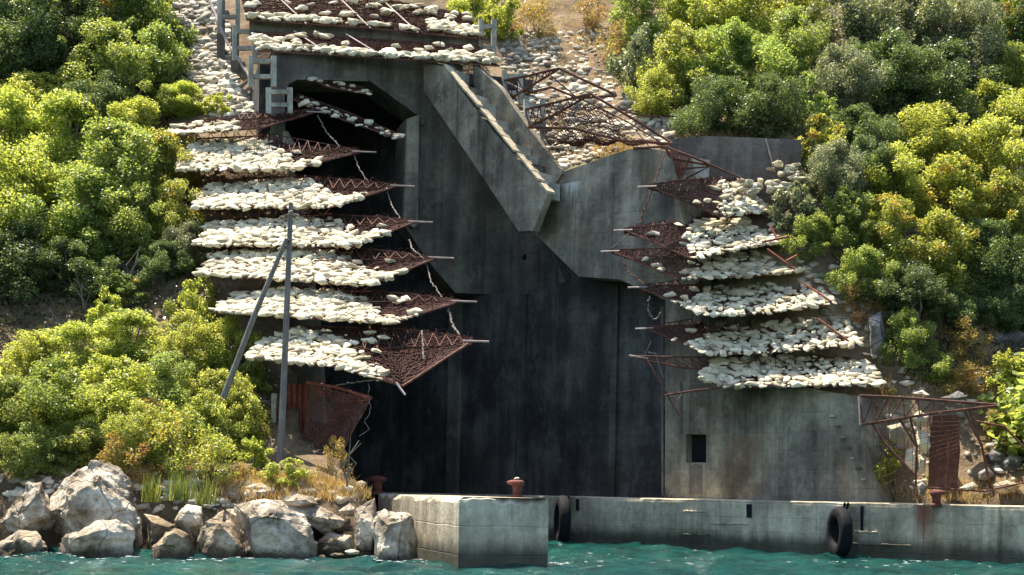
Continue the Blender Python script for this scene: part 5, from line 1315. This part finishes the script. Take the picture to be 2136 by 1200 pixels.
# undergrowth: low leaves over every overgrown part of the slope
us = poly_samples([(-20, -20), (380, -20), (400, 230), (420, 560), (560, 820), (540, 960), (-20, 990)], 3400, 31) + poly_samples([(1320, -20), (2150, -20), (2150, 800), (1900, 800), (1760, 600), (1660, 300), (1420, 280)], 3400, 32)
V = []
for (x, y) in us:
    p = hit(x, y)
    if p is None: continue
    for _ in range(7):
        c_ = p + Vector((rnd.uniform(-.3, .3), rnd.uniform(-.3, .3), rnd.uniform(0, .35))); s_ = rnd.uniform(0.04, 0.10)
        a_ = Vector((rnd.gauss(0, 1), rnd.gauss(0, 1), rnd.gauss(0, 1))).normalized(); b = a_.cross(Vector((rnd.gauss(0, 1), rnd.gauss(0, 1), rnd.gauss(0, 1)))).normalized()
        V += [c_ - a_*s_, c_ + b*s_*0.5, c_ + a_*s_, c_ - b*s_*0.5]
V = np.array([tuple(v) for v in V])
o = bpy.data.objects.new("undergrowth", mesh_arrays("undergrowth", V, np.arange(len(V)).reshape(-1, 4), M['litter'])); col.objects.link(o); tag(o, kind='stuff')
# reed tufts behind the boulders
for k, (x, y, lb) in enumerate(((320, 1045, "thin green reed tuft closest to the huge pointed boulder"), (365, 1042, "broad green reed tuft behind the pale boulder"), (385, 1040, "short reed tuft between the two taller ones"), (428, 1050, "bright green reed tuft at the start of the dry grass"))):
    V, Fq = blades([(x + rnd.uniform(-12, 12), y) for _ in range(12)], 7, 0.35, 0.75, 0.011, 0.16, D=34.9)
    ctr = V.mean(0); ctr[2] = V[:, 2].min(); o = bpy.data.objects.new("reed_tuft", mesh_arrays("reed_tuft", V - ctr, Fq, M['reed'])); o.location = ctr; col.objects.link(o); tag(o, lb, "reeds")
# dead twigs in the shaded undergrowth
for k, (x, y, lb) in enumerate(((175, 620, "bare forked twig in the brown undergrowth"), (128, 690, "thin bare stem leaning in the brown undergrowth near the border"), (270, 560, "bleached bare twig below the wide green bush"), (1985, 520, "pale bare branch showing in the orange and green bush"), (1915, 650, "pale bare trunk standing under the orange and green bush"), (725, 985, "bare forked stem at the edge of the dry grass"), (1450, 20, "thin bare trunk among the grove's top trees"))):
    D = 34.8 if x == 725 else (hit(x, y).y - 1.2)
    mb = MB(); a_ = at(x, y + 30, D)
    h = 1.1
    for j in range(4):
        mb.tube([a_ + Vector((0, 0, 0.1*j)), a_ + Vector((rnd.uniform(-.2, .2), 0, h*0.5)), a_ + Vector((rnd.uniform(-.5, .5), rnd.uniform(-.2, .2), h*rnd.uniform(.7, 1.1)))], [0.03, 0.02, 0.008], 5)
    tag(obj("dead_twig", mb, M['bark']), lb, "twig")

# foam along the waterline; flecks on open water paint sun and sky glints
V, Fq = [], []
def foam(px0, px1, D0, D1, n):
    for _ in range(n):
        px = rnd.uniform(px0, px1); D_ = rnd.uniform(D0, D1); x = (px - PX)/F*D_; a_, b_ = rnd.uniform(0.02, 0.10), rnd.uniform(0.01, 0.035)
        zz_ = float(wave_z(x, D_)) + 0.006; b0 = len(V)
        k_ = 7; rr = [rnd.uniform(0.5, 1.2) for _ in range(k_)]
        for i in range(k_):
            t_ = 2*math.pi*i/k_; V.append((x + a_*rr[i]*math.cos(t_), D_ + b_*2*rr[i]*math.sin(t_), zz_))
        for i in range(1, k_ - 1): Fq.append((b0, b0 + i, b0 + i + 1))
foam(0, 880, 31.4, 32.3, 230); foam(780, 900, 31.2, 32.2, 60); foam(1150, 1260, 31.0, 33.5, 40); foam(1880, 1990, 36.0, 37.6, 80); foam(1500, 2136, 34, 36.5, 70); foam(0, 500, 29.0, 31.0, 60); foam(1200, 1560, 33, 40, 50)
o = bpy.data.objects.new("foam", mesh_arrays("foam", V, Fq, M['foam'])); col.objects.link(o); tag(o, kind='stuff')

# the scrub that carries on past the picture's edges, one mass
def outer_scrub():
    r = np.random.default_rng(5); src = []
    for sd in (201, 202):
        me_, C_, R_ = crown_mesh(sd, 2600, 0.075, 30, (0.15, 0.34)); a_ = np.empty(len(me_.vertices)*3, np.float32); me_.vertices.foreach_get("co", a_); src.append(a_.reshape(-1, 3)); bpy.data.meshes.remove(me_)
    Vs = []
    for _ in range(2600):
        y = r.uniform(36, 84); x = r.choice([-1, 1])*(0.355*y + 1.6 + r.uniform(0, 14)**1.0*r.random()) if r.random() < 0.75 else r.uniform(-30, 32)
        edge = 0.355*y + 1.6
        top = (HC + 0.362*y)
        z = float(hill(np.array([x]), np.array([y]))[0])
        if abs(x) < edge and z < top: continue
        if abs(x) > edge + 14 or (abs(x) < 6 and z < top + 3): continue
        k = r.uniform(1.1, 2.3); Vs.append(src[r.integers(2)]*k*np.array([1.15, 1.15, 0.9])*np.array([r.choice([-1, 1]), 1, 1]) + np.array([x, y, z - 0.2]))
        if len(Vs) > 280: break
    V_ = np.concatenate(Vs); m_ = mesh_arrays("hillside_scrub", V_, np.arange(len(V_)).reshape(-1, 4), M['M'])
    o_ = bpy.data.objects.new("hillside_scrub", m_); col.objects.link(o_); tag(o_, kind='stuff')
outer_scrub()
